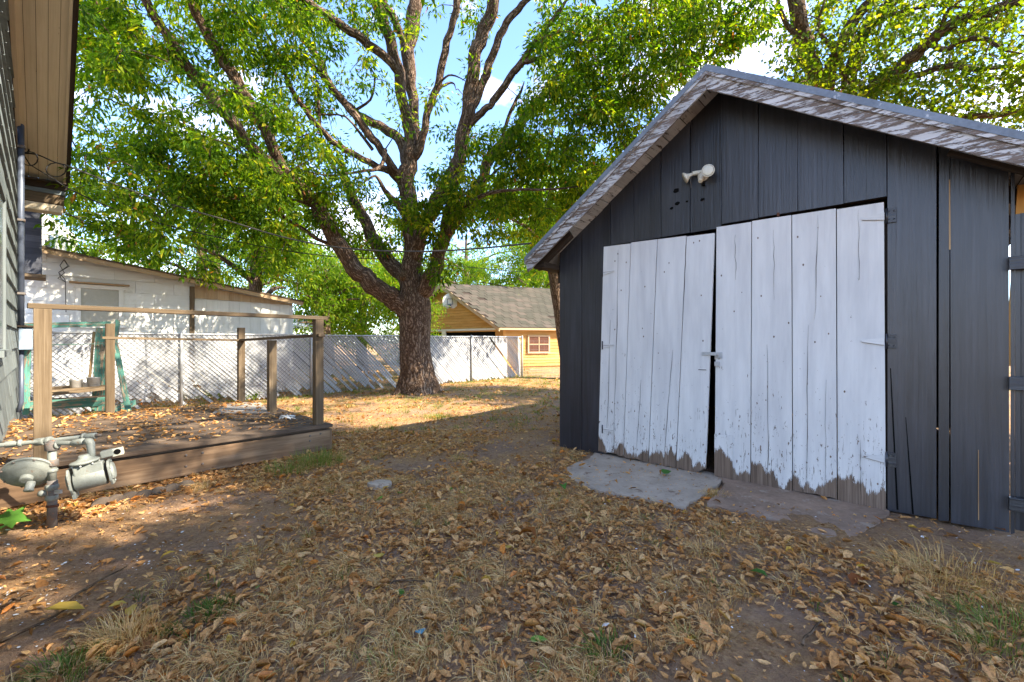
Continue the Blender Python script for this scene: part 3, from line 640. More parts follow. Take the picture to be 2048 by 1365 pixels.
# projecting dark shingled bay just beyond
bay = bpy.data.objects.new('bay', None); C.objects.link(bay); bay.parent = house; o0 = W(10.6, 3); bay['_o'] = tuple(o0); bay.location = o0-Vector(house['_o'])
for k in range(13):
    hh = 2.42+k*.105; MB().box(W(10.75, hh, .06+random.uniform(0, .006)), Hn, Hd, Zv, .34, .55, .112).build('bay_shingle', M['siding_dark'], bay)
MB().box(W(10.75, 2.33, .08), Hn, Hd, Zv, .40, .62, .05).build('bay_sill', M['grey_wood'], bay)
# conduit with weatherhead and pale box
tcn = tz(6.05)
cd_ = thing('service_conduit', W(tcn, 1.5, .05), 'blue grey electric service mast running up the house wall to a weatherhead', 'electric conduit')
MB().tube([W(tcn, 1.42, .045), W(tcn, 4.35, .045)], .034, 14).build('mast', M['conduit'], cd_)
MB().lathe(W(tcn, 4.35, .045), Vector((0, 0, 1)), [(-.02, .05), (.03, .055), (.07, .04), (.09, .01)], 14).build('weatherhead', M['gas_dark'], cd_)
MB().box(W(tcn+.02, 1.28, .09), Hd, Zv, Hn, .24, .30, .13).build('meter_box', M['meterbox'], cd_, bevel=.01)
MB().box(W(tcn+.02, 1.45, .10), Hd, Zv, Hn, .30, .02, .20).build('box_cap', M['brown_dark'], cd_)
MB().tube([W(tcn, 1.14, .05), W(tcn, .42, .05), W(tcn, .28, .02)], .026, 12).build('lower_pipe', M['conduit'], cd_)
MB().tube([W(tcn+.14, 4.2, .03), W(tcn+.14, 1.5, .03)], .012, 8).build('thin_pipe', M['conduit'], cd_)
for hh in (1.9, 2.9, 3.9): MB().box(W(tcn, hh, .05), Hd, Zv, Hn, .1, .03, .075).build('pipe_strap', M['gas_dark'], cd_)

# ---------------------------------------------------------------- timber deck
Cc = Vector((-2.14, 5.10, 0)); Fd = Vector((-.68, -.734, 0)).normalized(); Gd = Vector((-.72, .69, 0)).normalized()
DH = .30
deck = thing('timber_deck', Cc, 'low weathered timber deck with posts and open rails beside the grey house', 'deck')
def K(a, b, h=0.0): return Cc+Fd*a+Gd*b+Zv*h       # a along the front, b towards the back
FLn = 2.52; DB = 2.85; nb = 20; bw = DB/nb
for k in range(nb):
    ha = DH-.019+random.uniform(-.003, .003); ex = random.uniform(-.015, .02)
    MB().box(K(FLn/2-.03+ex/2, bw*(k+.5), ha), Fd, Gd, Zv, FLn+.06+ex, bw-.008, .036).build('deck_board', M['deck_wood'], deck)
# front: cap board, ledger strip, wide fascia with bolts
MB().box(K(FLn/2, -.035, DH-.012), Fd, Gd, Zv, FLn+.1, .10, .036).build('cap_board', M['deck_wood'], deck, bevel=.003)
MB().box(K(FLn/2, -.005, DH-.058), Fd, Gd, Zv, FLn, .05, .05).build('ledger_strip', M['deck_wood'], deck)
MB().box(K(FLn/2+.05, -.045, .128), Fd, Zv, Gd, FLn+.15, .225, .04).build('fascia', M['fascia_wood'], deck, bevel=.004)
MB().box(K(-.02, .01, .12), Zv, Fd, Gd, .24, .09, .09).build('corner_block', M['fascia_wood'], deck, bevel=.004)
MB().box(K(-.03, DB/2, .15), Gd, Zv, Fd, DB, .2, .04).build('side_fascia', M['fascia_wood'], deck)
for px, py in ((372, 911), (372, 933), (372, 954), (405, 906), (405, 928), (405, 949), (620, 872), (620, 882), (641, 868), (641, 895)):
    u = (px-1024)/FP; # intersection with the fascia plane
    o = Cc-Gd*.067; a = (u*o.y-o.x)/(Fd.x-u*Fd.y); p = o+Fd*a; p.z = EYE+(682.5-py)/FP*p.y
    MB().lathe(p, -Gd, [(0, .011), (.003, .011), (.006, .008), (.009, .007)], 8).build('bolt', M['gas_dark'], deck)
# posts (rotated square timber) and rails
def post(px0, base, zt, w_, name='post'):
    p = Vector(base); return MB().box((p.x, p.y, (zt+p.z)/2), Zv, Fd, Gd, zt-p.z, w_, w_).build(name, M['grey_wood'], deck, bevel=.004)
pA = Vector((-2.205, 5.06, DH-.1)); pN = Vector((-3.585, 3.40, DH-.1)); p3 = Vector((-3.20, 5.93, DH)); p4 = Vector((-4.17, 6.85, DH)); p5 = Vector((-5.24, 5.80, DH))
post(0, pA, 1.492, .092); post(0, pN, 1.495, .098); post(0, p3, 1.26, .095); post(0, p4, 1.455, .09); post(0, p5, 1.475, .092)
q0 = pN+(pN-pA).normalized()*.08; q1 = pA+(pA-pN).normalized()*.10
MB().beam((q0.x, q0.y, 1.515), (q1.x, q1.y, 1.512), .09, .038).build('top_rail', M['grey_wood'], deck, bevel=.003)
off = (p3-pA).normalized().cross(Zv)*.05
a = pA+(pA-p4).normalized()*.10; b = p4+(p4-pA).normalized()*.1
MB().beam((a.x, a.y, 1.315), (b.x, b.y, 1.262), .075, .032).build('rail', M['grey_wood'], deck, bevel=.003)
a = p5+(p5-p4).normalized()*.02; b = p4+(p4-p5).normalized()*.03
MB().beam((a.x-.02, a.y-.06, 1.292), (b.x-.02, b.y-.06, 1.262), .05, .03).build('rail', M['grey_wood'], deck, bevel=.003)
# loose plywood sheet and shredded plastic on the deck
g = [G(x, y, DH+.006) for x, y in ((425, 828), (462, 807), (522, 807), (540, 828))]
tag(MB().prism(g, Zv*.012, Vector((1, 0, 0)), Vector((0, 1, 0))).build('plywood_sheet', M['ply'], None, origin=g[0]), 'grey plywood sheet lying on the deck between the two back posts', 'plywood')
pb = MB(); c = G(575, 836, DH+.01)
for k in range(9): 
    a = random.uniform(-.5, .5); pb.tube([c+Vector((random.uniform(-.14, .14), random.uniform(-.07, .07), random.uniform(0, .02))), c+Vector((random.uniform(-.14, .14), random.uniform(-.07, .07), random.uniform(.01, .035))), c+Vector((random.uniform(-.16, .16), random.uniform(-.09, .09), 0))], random.uniform(.004, .01), 5)
tag(pb.build('plastic_scrap', M['plastic_white'], None, origin=c), 'pale shredded plastic lying on the deck near the corner post', 'scrap')
# half-round edging stones under the deck front
for i, (px, py) in enumerate(((205, 1004), (232, 998), (262, 992), (290, 988), (318, 982), (346, 975), (374, 968))):
    c = G(px, py+6, 0); pts = []
    for k in range(11):
        a = math.pi*k/10; pts.append(c+Fd*(math.cos(a)*.066)+Zv*(math.sin(a)*.05)-Zv*.004)
    pts += [c-Fd*.062-Zv*.05, c+Fd*.062-Zv*.05]
    o = MB().prism(pts, Gd*.05, Fd, Zv).build('edging_stone', M['stone_d'], None, origin=c)
    tag(o, 'scalloped edging stone under the deck front, %s of the seven from the gas meter' % ('first', 'second', 'third', 'fourth', 'fifth', 'sixth', 'last')[i], 'edging stone', 'edging stones below the deck fascia')

# ---------------------------------------------------------------- gas meter
def g3(px, py, z): return P(px, py, z)
gm = thing('gas_meter', (-3.17, 3.06, 0), 'grey gas meter with round regulator and pipework in front of the deck', 'gas meter')
zr = 3.04
rx, ry = g3(104, 0, zr).x, zr
gp = M['gas']
MB().tube([(rx-.0, ry, -.05), (rx+.003, ry, .30)], .027, 14).build('riser_pipe', M['gas_dark'], gm)
MB().lathe((rx+.003, ry, .125), (0, .12, 1), [(-.008, .031), (0, .034), (.008, .031)], 16).build('copper_band', M['orange_red'], gm)
MB().tube([(rx, ry, .28), (rx, ry, .53)], .024, 14).build('vertical_pipe', gp, gm)
# shut-off valve on the riser
hv = g3(104, 985, zr).z
MB().lathe((rx, ry, hv-.055), (0, 0, 1), [(0, .03), (.012, .036), (.03, .034), (.04, .026), (.07, .026), (.08, .036), (.10, .036), (.11, .03)], 8).build('valve_body', gp, gm)
MB().lathe((rx-.02, ry-.01, hv), (-1, -.4, -.05), [(0, .02), (.03, .022), (.045, .018)], 10).build('valve_cap', gp, gm)
MB().box((rx+.045, ry-.005, hv+.005), (1, 0, .05), (0, 1, 0), (-.05, 0, 1), .05, .014, .024).build('valve_tang', M['galv'], gm)
# collars
for py, r, t in ((941, .031, .022), (926, .034, .045), (893, .037, .055)):
    h = g3(104, py, zr).z; MB().lathe((rx, ry, h-t/2), (0, 0, 1), [(0, r*.92), (.004, r), (t-.004, r), (t, r*.92)], 14).build('coupling', gp if py > 930 else M['gas_dark'], gm)
# regulator: flared diaphragm housing facing left and forward
rc = g3(57, 945, zr-.06); rd = Vector((.42, -.62, -.5)).normalized()
rg = bpy.data.objects.new('regulator', None); C.objects.link(rg); rg.parent = gm; rg['_o'] = tuple(rc); rg.location = rc-Vector(gm['_o'])
MB().lathe(rc, rd, [(-.075, .02), (-.07, .04), (-.05, .06), (-.02, .105), (-.012, .128), (.0, .131), (.008, .131), (.010, .120), (.022, .112), (.035, .085), (.045, .05), (.048, .034), (.075, .032), (.078, .02)], 30).build('diaphragm_housing', gp, rg)
xx = rd.orthogonal().normalized(); yy = rd.cross(xx)
for k in range(8):
    a = k/8*6.283+.2; MB().lathe(rc+xx*math.cos(a)*.124+yy*math.sin(a)*.124+rd*.008, rd, [(0, .007), (.007, .007), (.009, .004)], 6).build('bolt', M['gas_dark'], rg)
MB().lathe(rc+rd*.045+Vector((.03, 0, -.03)), Vector((.25, -.5, -.82)), [(0, .022), (.02, .024), (.045, .022), (.06, .026), (.064, .016)], 14).build('vent_spout', gp, rg)
MB().tube([rc-rd*.06, rc-rd*.05+Vector((.06, 0, .0)), (rx, ry, rc.z+.01)], .026, 12).build('regulator_neck', gp, rg)
MB().lathe(Vector((rx-.055, ry, rc.z+.01)), (1, 0, .05), [(0, .034), (.02, .036), (.034, .033)], 8).build('union_nut', gp, rg)
# upper pipes
e0 = g3(-60, 897, zr-.08); e1 = g3(100, 882, zr+.10); e2 = g3(190, 872, zr+.12)
MB().tube([e0, g3(10, 890, zr-.02), e1, e2], .0155, 12).build('inlet_pipe', gp, gm)
for px, py, z, L_, r in ((20, 889, zr-.0, .05, .022), (40, 887, zr+.02, .02, .026), (80, 884, zr+.08, .06, .026), (98, 882, zr+.1, .03, .03), (182, 873, zr+.12, .07, .022), (168, 874, zr+.118, .016, .026)):
    d = (e2-e1) if px > 60 else (g3(60, 886, zr+.05)-g3(10, 890, zr-.02)); d.normalize(); p = g3(px, py, z)
    MB().lathe(p-d*L_/2, d, [(0, r*.9), (.004, r), (L_-.004, r), (L_, r*.9)], 10).build('fitting', gp, gm)
MB().lathe(e2, (e2-e1), [(0, .014), (.03, .012), (.04, .006)], 8).build('plug', M['gas_dark'], gm)
# elbow and branch to the meter
b0 = g3(104, 892, zr); b1 = g3(150, 887, zr+.02); b2 = g3(172, 883, zr+.02); b3 = g3(181, 888, zr+.02); b4 = g3(183, 905, zr+.01)
MB().tube([b0+Vector((0, 0, -.03)), b0+Vector((.005, 0, .012)), b0+Vector((.03, 0, .02)), b1, b2], .0165, 12).build('branch_pipe', gp, gm)
MB().lathe(b0+Vector((0, 0, -.01)), (0, 0, 1), [(0, .03), (.03, .03), (.045, .022), (.05, .01)], 14).build('elbow', M['gas_dark'], gm)
MB().lathe(g3(112, 891, zr), (b1-b0), [(0, .024), (.012, .026), (.016, .02)], 12).build('fitting', gp, gm)
MB().lathe(g3(146, 887, zr+.02), (b2-b1), [(0, .02), (.005, .0235), (.075, .0235), (.08, .02)], 14).build('sleeve', gp, gm)
MB().tube([b2, g3(179, 884, zr+.02), b3, b4, g3(184, 918, zr)], [.024, .025, .024, .02, .02], 12).build('elbow', gp, gm)
# meter body
mc = g3(183, 950, zr-.02); 
my = bpy.data.objects.new('meter_body', None); C.objects.link(my); my.parent = gm; my['_o'] = tuple(mc); my.location = mc-Vector(gm['_o'])
ax = Vector((.80, .55, .17)).normalized(); up = (Zv-ax*ax.z).normalized(); fr = ax.cross(up)
MB().lathe(mc-ax*.085-up*.02, ax, [(0, .064), (.005, .068), (.155, .068), (.16, .064)], 26).build('drum', gp, my)
MB().box(mc+up*.045, ax, up, fr, .15, .075, .105, 0).build('case', gp, my, bevel=.008)
for sgn in (-1, 1):
    c = mc+ax*sgn*.094-up*.006; pts = []
    for k in range(12):
        a = k/12*6.283; sq = 1.0; pts.append(c+fr*max(-.074, min(.074, math.cos(a)*.092))+up*(max(-.088, min(.082, math.sin(a)*.1))))
    MB().prism(pts, ax*.012*sgn, up, fr).build('end_flange', gp, my, bevel=.002)
    MB().lathe(c+ax*sgn*.012, ax*sgn, [(0, .062), (.006, .06), (.014, .048), (.016, .03)], 22).build('end_cover', gp, my)
    for k in range(6):
        a = k/6*6.283+.5; MB().lathe(c+ax*sgn*.013+fr*math.cos(a)*.07+up*math.sin(a)*.07, ax*sgn, [(0, .006), (.006, .006), (.008, .003)], 6).build('bolt', gp, my)
MB().box(mc-ax*.098-up*.10, up, ax, fr, .05, .02, .09).build('foot', gp, my, bevel=.003)
tp = mc+up*.095
MB().lathe(tp-ax*.015, up, [(-.012, .055), (0, .078), (.008, .08), (.012, .076), (.02, .045), (.035, .03), (.05, .026)], 22).build('top_flange', gp, my)
for k in range(7):
    a = k/7*6.283; MB().lathe(tp-ax*.015+ax*math.cos(a)*.068+fr*math.sin(a)*.068-up*.006, -up, [(0, .006), (.01, .006)], 6).build('bolt', M['galv'], my)
idx = mc+ax*.10+up*.115-fr*.02
MB().box(idx, ax, up, fr, .07, .045, .06).build('index_housing', gp, my, bevel=.006)
MB().box(idx+ax*.055-up*.005, ax, up, fr, .06, .05, .05).build('index_window', M['lamp_glass'], my, bevel=.004)

MB().lathe(idx+ax*.055-fr*.026, -fr, [(0, .019), (.003, .019), (.0035, .012)], 14).build('index_dial', M['black'], my)
MB().lathe(idx+ax*.055+fr*.026, fr, [(0, .019), (.003, .019), (.0035, .012)], 14).build('index_dial', M['black'], my)
# ---------------------------------------------------------------- green potting bench
pbn = thing('potting_bench', (-7.0, 6.6, 0), 'worn mint green wooden potting bench with a plank top against the lattice fence', 'bench')
Bd = Vector((.70, .714, 0)); zb = lambda px: 6.35+(px-100)/120*.42
def bp(px, py, dz=0.0): return P(px, py, zb(px)+dz)
def bb(name, a, b, w_, t_, m='green_wood'): return MB().beam(a, b, w_, t_, up=(.7, -.7, 0)).build(name, M[m], pbn, bevel=.002)
bb('top_beam', bp(50, 652), bp(222, 648), .075, .04)
bb('beam_shelf', bp(96, 690, -.03), bp(212, 688, -.03), .012, .02)
bb('post', bp(196, 822, .02), bp(205, 656, .02), .15, .045)
bb('post', bp(236, 640, .06), bp(228, 700, .06), .06, .04)
bb('post', bp(52, 830, -.05), bp(56, 650, -.05), .07, .04)
bb('brace', bp(257, 824, -.2), bp(231, 690, .0), .07, .04)
bb('front_board', bp(60, 812, -.15), bp(212, 803, -.15), .13, .03)
bb('side_board', bp(212, 824, -.25), bp(270, 806, .2), .1, .03)
for k in range(3):
    a = bp(92, 790-k*6, -.35+k*.2); b = bp(212, 777-k*4, -.3+k*.2); MB().beam(a, b, .17, .035).build('top_plank', M['grey_wood'], pbn, bevel=.003)
bb('low_beam', bp(98, 800, -.1), bp(214, 793, -.1), .03, .03, 'brown_dark')
for px, py, r, h_, lab in ((152, 776, .07, .12, 'dull round metal pot standing left on the green bench'), (171, 778, .045, .09, 'small rusty tin between two pots on the green bench'), (187, 774, .075, .14, 'dented metal pan standing right on the green bench')):
    c = bp(px, py, -.1)
    tag(MB().lathe(c, (0, 0, 1), [(0, r*.85), (.01, r*.95), (h_-.01, r), (h_, r*1.06), (h_-.004, r*.94), (.02, r*.85)], 16).build('pot', M['pot'], None, origin=c), lab, 'pot')
c = bp(178, 772, .0)
tag(MB().tube([c, bp(188, 664, .12)], .017, 8).build('broom_stick', M['bare_wood'], None, origin=c), 'thin brown stick leaning up from the green bench against the fence', 'stick')

# ---------------------------------------------------------------- chain-link fence with diagonal white slats
fo = Vector((-7.95, 6.93, 0)); fdv = Vector((.985, 1, 0)).normalized(); fn = Vector((fdv.y, -fdv.x, 0))   # fn faces the yard
def fs(px):
    u = (px-1024)/FP; return (u*fo.y-fo.x)/(fdv.x-u*fdv.y)
def FF(s, h, o=0.0): return fo+fdv*s+fn*o+Zv*h
fence = thing('chain_link_fence', FF(5, 0), 'long chain link fence woven with diagonal white slats across the back of the yard', 'fence')
sE = fs(1043); s_end = fs(1130); FH = 1.385
for s in (fs(84), fs(362), fs(622), fs(803), fs(942), sE, s_end+.3):
    MB().tube([FF(s, -.1, .03), FF(s, FH+.03, .03), FF(s, FH+.05, .03)], [.028, .028, .012], 10).build('post', M['galv'], fence)
MB().tube([FF(0, FH, .0)]+[FF(k, FH+.008*math.sin(k*2), .0) for k in range(1, int(sE))]+[FF(sE, FH, 0)], .019, 8).build('top_rail', M['galv'], fence)
wm = MB(); step = .085; m = FH-.04
def seg(a, b, r=.0030):
    d = (b-a).normalized(); x = fn*r; y = d.cross(fn)*r; i = len(wm.v)
    for p in (a, b): wm.v += [p+x, p+y, p-x, p-y]
    for k in range(4):
        k2 = (k+1) % 4; wm.face([i+k, i+k2, i+4+k2, i+4+k], [(0, 0)]*4)
s = -m
while s < sE:
    for sg in (1, -1):
        a0, a1 = s, s+m
        lo, hi = max(a0, 0), min(a1, sE)
        if hi > lo:
            h0 = (lo-s) if sg > 0 else m-(lo-s); h1 = (hi-s) if sg > 0 else m-(hi-s)
            seg(FF(lo, .03+h0, .006*sg+.012), FF(hi, .03+h1, .006*sg+.012))
    s += step
struct(wm.build('wire_mesh', M['wire'], fence), 'stuff')
# white slats, running down to the right; many broken at the foot
pitch = .0655*1.414*.93; s = -m+.02; slope = 1.0
broke = [(fs(340), .42), (fs(400), .38), (fs(690), .45), (fs(775), .5), (fs(735), .3), (fs(250), .25), (fs(580), .3)]
base_mesh = None
while s < sE-.04:
    top_h = m+.0; a = Vector((s, top_h)); b = Vector((s+top_h, .02))      # from top-left to foot-right
    cut0 = max(0, -s)/top_h; cut1 = min(1, (sE-.03-s)/top_h)
    end = cut1
    low = random.choice([0, 0, 0, .03, .06])
    fx = s+top_h
    for bs, amt in broke:
        dd = abs(fx-.2-bs)
        if dd < .42 and random.random() < .62: low = max(low, amt*random.uniform(.35, 1)*(1-dd/.6))
    end = min(end, 1-low*.9)
    if random.random() < .018: s += pitch; continue
    if end-cut0 > .08:
        p = FF(s+top_h*cut0, .02+top_h*(1-cut0)-.0, .0); q = FF(s+top_h*end+random.uniform(-.014, .014), .02+top_h*(1-end), .0)
        wb = random.uniform(.88, 1.0)*.054; tw = random.uniform(-.12, .12)
        MB().box((p+q)/2+fn*random.uniform(-.004, .0), (q-p).normalized(), ((q-p).normalized().cross(fn)+fn*tw).normalized(), fn, (q-p).length, wb, .004).build('slat', M['slat'], fence)
    s += pitch
# open welded wire beyond the last slatted bay
ww = MB()
wm = ww; s = sE
while s < s_end+.3: seg(FF(s, .02, .01), FF(s, FH-.1, .01), .002); s += .15
for k in range(9): seg(FF(sE, .05+k*.15, .01), FF(s_end+.3, .05+k*.15, .01), .0022)
struct(ww.build('open_wire', M['wire'], fence), 'stuff')

# ---------------------------------------------------------------- white shed beyond the fence
wo = fo-fn*1.15; 
def ws(px):
    u = (px-1024)/FP; return (u*wo.y-wo.x)/(fdv.x-u*fdv.y)
def WW(s, h, o=0.0): return wo+fdv*s+fn*o+Zv*h
def wh(px, py): 
    p = WW(ws(px), 0); return EYE+(682.5-py)/FP*p.y
shed = thing('white_shed', WW(2, 0), 'long low white outbuilding with a sloping metal roof beyond the slatted fence', 'outbuilding')
s0, s1, sm = ws(40), ws(586), ws(384)
rl = lambda s: wh(70, 500)+(wh(588, 606)-wh(70, 500))*(s-ws(70))/(ws(588)-ws(70))
MB().prism([WW(s0, 0, -.03), WW(s1, 0, -.03), WW(s1, rl(s1), -.03), WW(s0, rl(s0), -.03)], -fn*.08, fdv, Zv).build('wall', M['siding_white'], shed)
MB().prism([WW(s1, 0, -.03), WW(s1, 0, -3), WW(s1, rl(s1), -3), WW(s1, rl(s1), -.03)], -fdv*.08, Zv, fn).build('side_wall', M['siding_white'], shed)
# wavy-edged shingle siding, left part
cwid, chh = .62, .235; r_ = 0; h = .1
wx0, wx1 = ws(150), ws(248); wy0, wy1 = wh(198, 640)-.15, wh(198, 572)
while h < 3.2:
    t = s0-(r_ % 2)*.3
    while t < sm-.03:
        a, b = max(t, s0)+.003, min(t+cwid, sm-.03)-.003; t += cwid
        if b-a < .05: continue
        top = min(h+chh, rl((a+b)/2)-.04)
        if top-h < .05: continue
        if a < wx1 and b > wx0 and h+chh > wy0 and h < wy1:
            if a < wx0 < b: b = wx0
            elif a < wx1 < b: a = wx1
            elif a >= wx0 and b <= wx1: continue
            if b-a < .04: continue
        n = 6; pts = [WW(a+(b-a)*k/n, h+.006*math.sin(k*2.1+t*5), -.004+random.random()*.002) for k in range(n+1)]+[WW(b, top-.004, -.012), WW(a, top-.004, -.012)]
        MB().prism(pts, -fn*.008, fdv, Zv).build('shingle', M['siding_white'], shed)
    h += chh; r_ += 1
MB().box(WW(sm, 1.25, .0), Zv, fdv, fn, 2.35, .085, .05).build('corner_board', M['grey_wood'], shed)
t = sm+.05; w2 = .215
hb = wh(480, 600)
while t < s1-.02:
    b = min(t+w2-.004, s1); MB().prism([WW(t, 0, -.006), WW(b, 0, -.006), WW(b, wh(480, 604)-.02*(t-sm), -.006), WW(t, wh(480, 604)-.02*(t-sm), -.006)], -fn*.014, Zv, fdv).build('panel_board', M['siding_white'], shed)
    MB().prism([WW(t, wh(480, 602)-.02*(t-sm), .0), WW(b, wh(480, 602)-.02*(t-sm), .0), WW(b, rl(b)-.05, .0), WW(t, rl(t)-.05, .0)], -fn*.014, Zv, fdv).build('panel_board', M['fascia_tan'], shed)
    t += w2
# window
wd_ = bpy.data.objects.new('window', None); C.objects.link(wd_); wd_.parent = shed; o0 = WW((wx0+wx1)/2, 1.6); wd_['_o'] = tuple(o0); wd_.location = o0-Vector(shed['_o'])
wm_ = (wx0+wx1)/2; wwid = wx1-wx0; wy0 += .0
for t in (wx0+.04, wx1-.04): MB().box(WW(t, (wy0+wy1)/2, .0), Zv, fdv, fn, wy1-wy0, .075, .04).build('frame', M['siding_white'], wd_)
for h in (wy0+.03, wy1-.03): MB().box(WW(wm_, h, .002), fdv, Zv, fn, wwid+.06, .07, .05).build('frame', M['siding_white'], wd_)
MB().box(WW(wm_, wy1+.035, .03), fdv, Zv, fn, wwid+.16, .03, .1).build('drip_cap', M['bare_wood'], wd_)
MB().box(WW(wm_, (wy0+wy1)/2, -.012), fdv, Zv, fn, wwid-.12, wy1-wy0-.1, .008).build('pane', M['glass'], wd_)
MB().box(WW(wm_, (wy0+wy1)/2, .0), fdv, Zv, fn, wwid-.12, .03, .02).build('meeting_rail', M['siding_white'], wd_)
# roof: metal sheet, fascia
a = WW(s0-.2, rl(s0-.2)+.02, .12); b = WW(ws(600), rl(ws(600))+.02, .12); d = (b-a).normalized(); nn = fn.cross(d); nn = nn if nn.z > 0 else -nn
MB().box((a+b)/2-fn*1.5+nn*.03, d, fn, nn, (b-a).length, 3.2, .03).build('roof', M['metalroof'], shed)
MB().box((a+b)/2+fn*.09-nn*.03, d, nn, fn, (b-a).length, .085, .022).build('fascia', M['fascia_tan'], shed)
MB().box((a+b)/2+fn*.10+nn*.028, d, nn, fn, (b-a).length, .035, .03).build('roof_edge', M['grey_wood'], shed)
# wires dangling on its wall
vb = MB(); p = WW(ws(128), wh(128, 520), .03)
for k in range(3): vb.tube([p, p+fdv*random.uniform(-.08, .08)-Zv*.12+fn*.04, p+fdv*random.uniform(-.14, .14)-Zv*.25+fn*.05, p+fdv*random.uniform(-.08, .08)-Zv*.36+fn*.04, WW(ws(131), wh(131, 565), .03), WW(ws(132), wh(132, 625), .03)], .006, 6)
tag(vb.build('dangling_wires', M['cable_g'], None, origin=p), 'bundle of grey wires hanging down the white outbuilding left of its window', 'wires')

# far white house over the shed roof
fh = thing('far_white_house', (-13.5, 13.5, 0), 'pale blue white clapboard house glimpsed above the left end of the shed roof', 'house')
q0 = P(66, 560, 13.0); q1 = P(150, 560, 16.5); hd_ = Vector((q1.x-q0.x, q1.y-q0.y, 0)).normalized(); hnn = Vector((hd_.y, -hd_.x, 0))
for k in range(30):
    c = Vector((q0.x, q0.y, .2+k*.17))+hd_*2.2; MB().box(c+hnn*.0, hd_, (Zv+hnn*-.06).normalized(), hnn, 4.4, .178, .02).build('clapboard', M['siding_white'], fh)
MB().box(Vector((q0.x, q0.y, 2.6))+hnn*.03, Zv, hd_, hnn, 5.4, .24, .1).build('corner_board', M['fascia_tan'], fh)
wq = P(91, 488, 13.9); MB().box(Vector((wq.x, wq.y, wq.z))+hnn*.14, hd_, Zv, hnn, .5, .5, .04).build('window', M['glass_dark'], fh)

# ---------------------------------------------------------------- yellow garage with the hoop
gc = P(1008, 682.5, 20.0); gc.z = 0; Ga = Vector((.93, .37, 0)).normalized(); Gb = Vector((-.75, .66, 0)).normalized()
GN = Vector((-Gb.y, Gb.x, 0)); GN = GN if GN.y < 0 else -GN; SN = Vector((Ga.y, -Ga.x, 0))
gar = thing('yellow_garage', gc, 'weathered yellow clapboard garage with a mossy shingle roof behind the fence', 'garage')
eh = EYE+(682.5-653)/FP*20; 
u = (893-1024)/FP; tA = (u*gc.y-gc.x)/(Gb.x-u*Gb.y); ah = EYE+(682.5-570)/FP*(gc.y+Gb.y*tA); GW = tA*2
roofh = lambda t: ah-(ah-eh)*abs(t-tA)/tA
def GA(t, h, o=0.0): return gc+Gb*t+GN*o+Zv*h
n = 30
for k in range(n):
    h0 = .2+k*.135; h1 = h0+.135
    if h0 > ah-.08: break
    e = 0 if h1 < eh else tA*(h1-eh)/(ah-eh)
    e0 = 0 if h0 < eh else tA*(h0-eh)/(ah-eh)
    seglist = [(e0, GW-e0, e, GW-e)]
    if h0 < eh-.02: seglist = [(0, .55, 0, .55), (GW-1.4, GW, GW-1.4, GW)] if h1 < eh-.12 else [(0, GW, 0, GW)]
    for a0, a1, b0_, b1_ in seglist:
        MB().prism([GA(a0, h0, .0), GA(a1, h0, .0), GA(b1_, h1-.004, -.02), GA(b0_, h1-.004, -.02)], -GN*.012, Gb, Zv).build('clapboard', M['siding_yellow'], gar)
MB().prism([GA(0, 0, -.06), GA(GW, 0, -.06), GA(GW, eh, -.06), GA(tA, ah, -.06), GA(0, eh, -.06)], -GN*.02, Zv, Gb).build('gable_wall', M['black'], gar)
MB().box(GA(GW/2-.3, eh-.12, .03), Gb, Zv, GN, GW-1.6, .1, .05).build('door_head', M['siding_white'], gar)
MB().box(GA(GW*.52, .9, .03), Zv, Gb, GN, 1.7, .3, .05).build('door_post', M['siding_white'], gar)
# side wall clapboards
SLn = 7.0
for k in range(14):
    h0 = .1+k*.135
    if h0+.13 > eh: break
    MB().prism([gc+Zv*h0, gc+Ga*SLn+Zv*h0, gc+Ga*SLn+Zv*(h0+.13)-SN*.02, gc+Zv*(h0+.13)-SN*.02], -SN*.012, Ga, Zv).build('clapboard', M['siding_yellow'], gar)
MB().prism([gc-SN*.05, gc+Ga*SLn-SN*.05, gc+Ga*SLn-SN*.05+Zv*eh, gc-SN*.05+Zv*eh], -SN*.03, Ga, Zv).build('side_wall', M['siding_yellow'], gar)
MB().box(gc+Zv*eh/2+SN*.02, Zv, Ga, SN, eh, .1, .05).build('corner_board', M['siding_yellow'], gar)
u = (1077-1024)/FP; tq = (u*gc.y-gc.x)/(Ga.x-u*Ga.y); c = gc+Ga*tq+Zv*1.1+SN*.03
MB().box(c, Ga, Zv, SN, 1.0, .75, .03).build('window', M['orange_red'], gar); [MB().box(c+SN*.02+Zv*dz+Ga*dx, Ga, Zv, SN, wx_, wz_, .03).build('window_frame', M['fascia_tan'], gar) for dz, dx, wx_, wz_ in ((0, 0, 1.0, .04), (.38, 0, 1.14, .07), (-.38, 0, 1.14, .07), (0, -.53, .07, .7), (0, .53, .07, .7), (0, 0, .035, .7))]
# roof right slope: shingles individually in courses near, stiff courses elsewhere
ov = .3; e_b = gc+SN*.28-Ga*ov+Zv*(eh-.06); r_b = GA(tA, ah+.02)-Ga*ov
upv = (r_b-e_b); Ls = upv.length; 
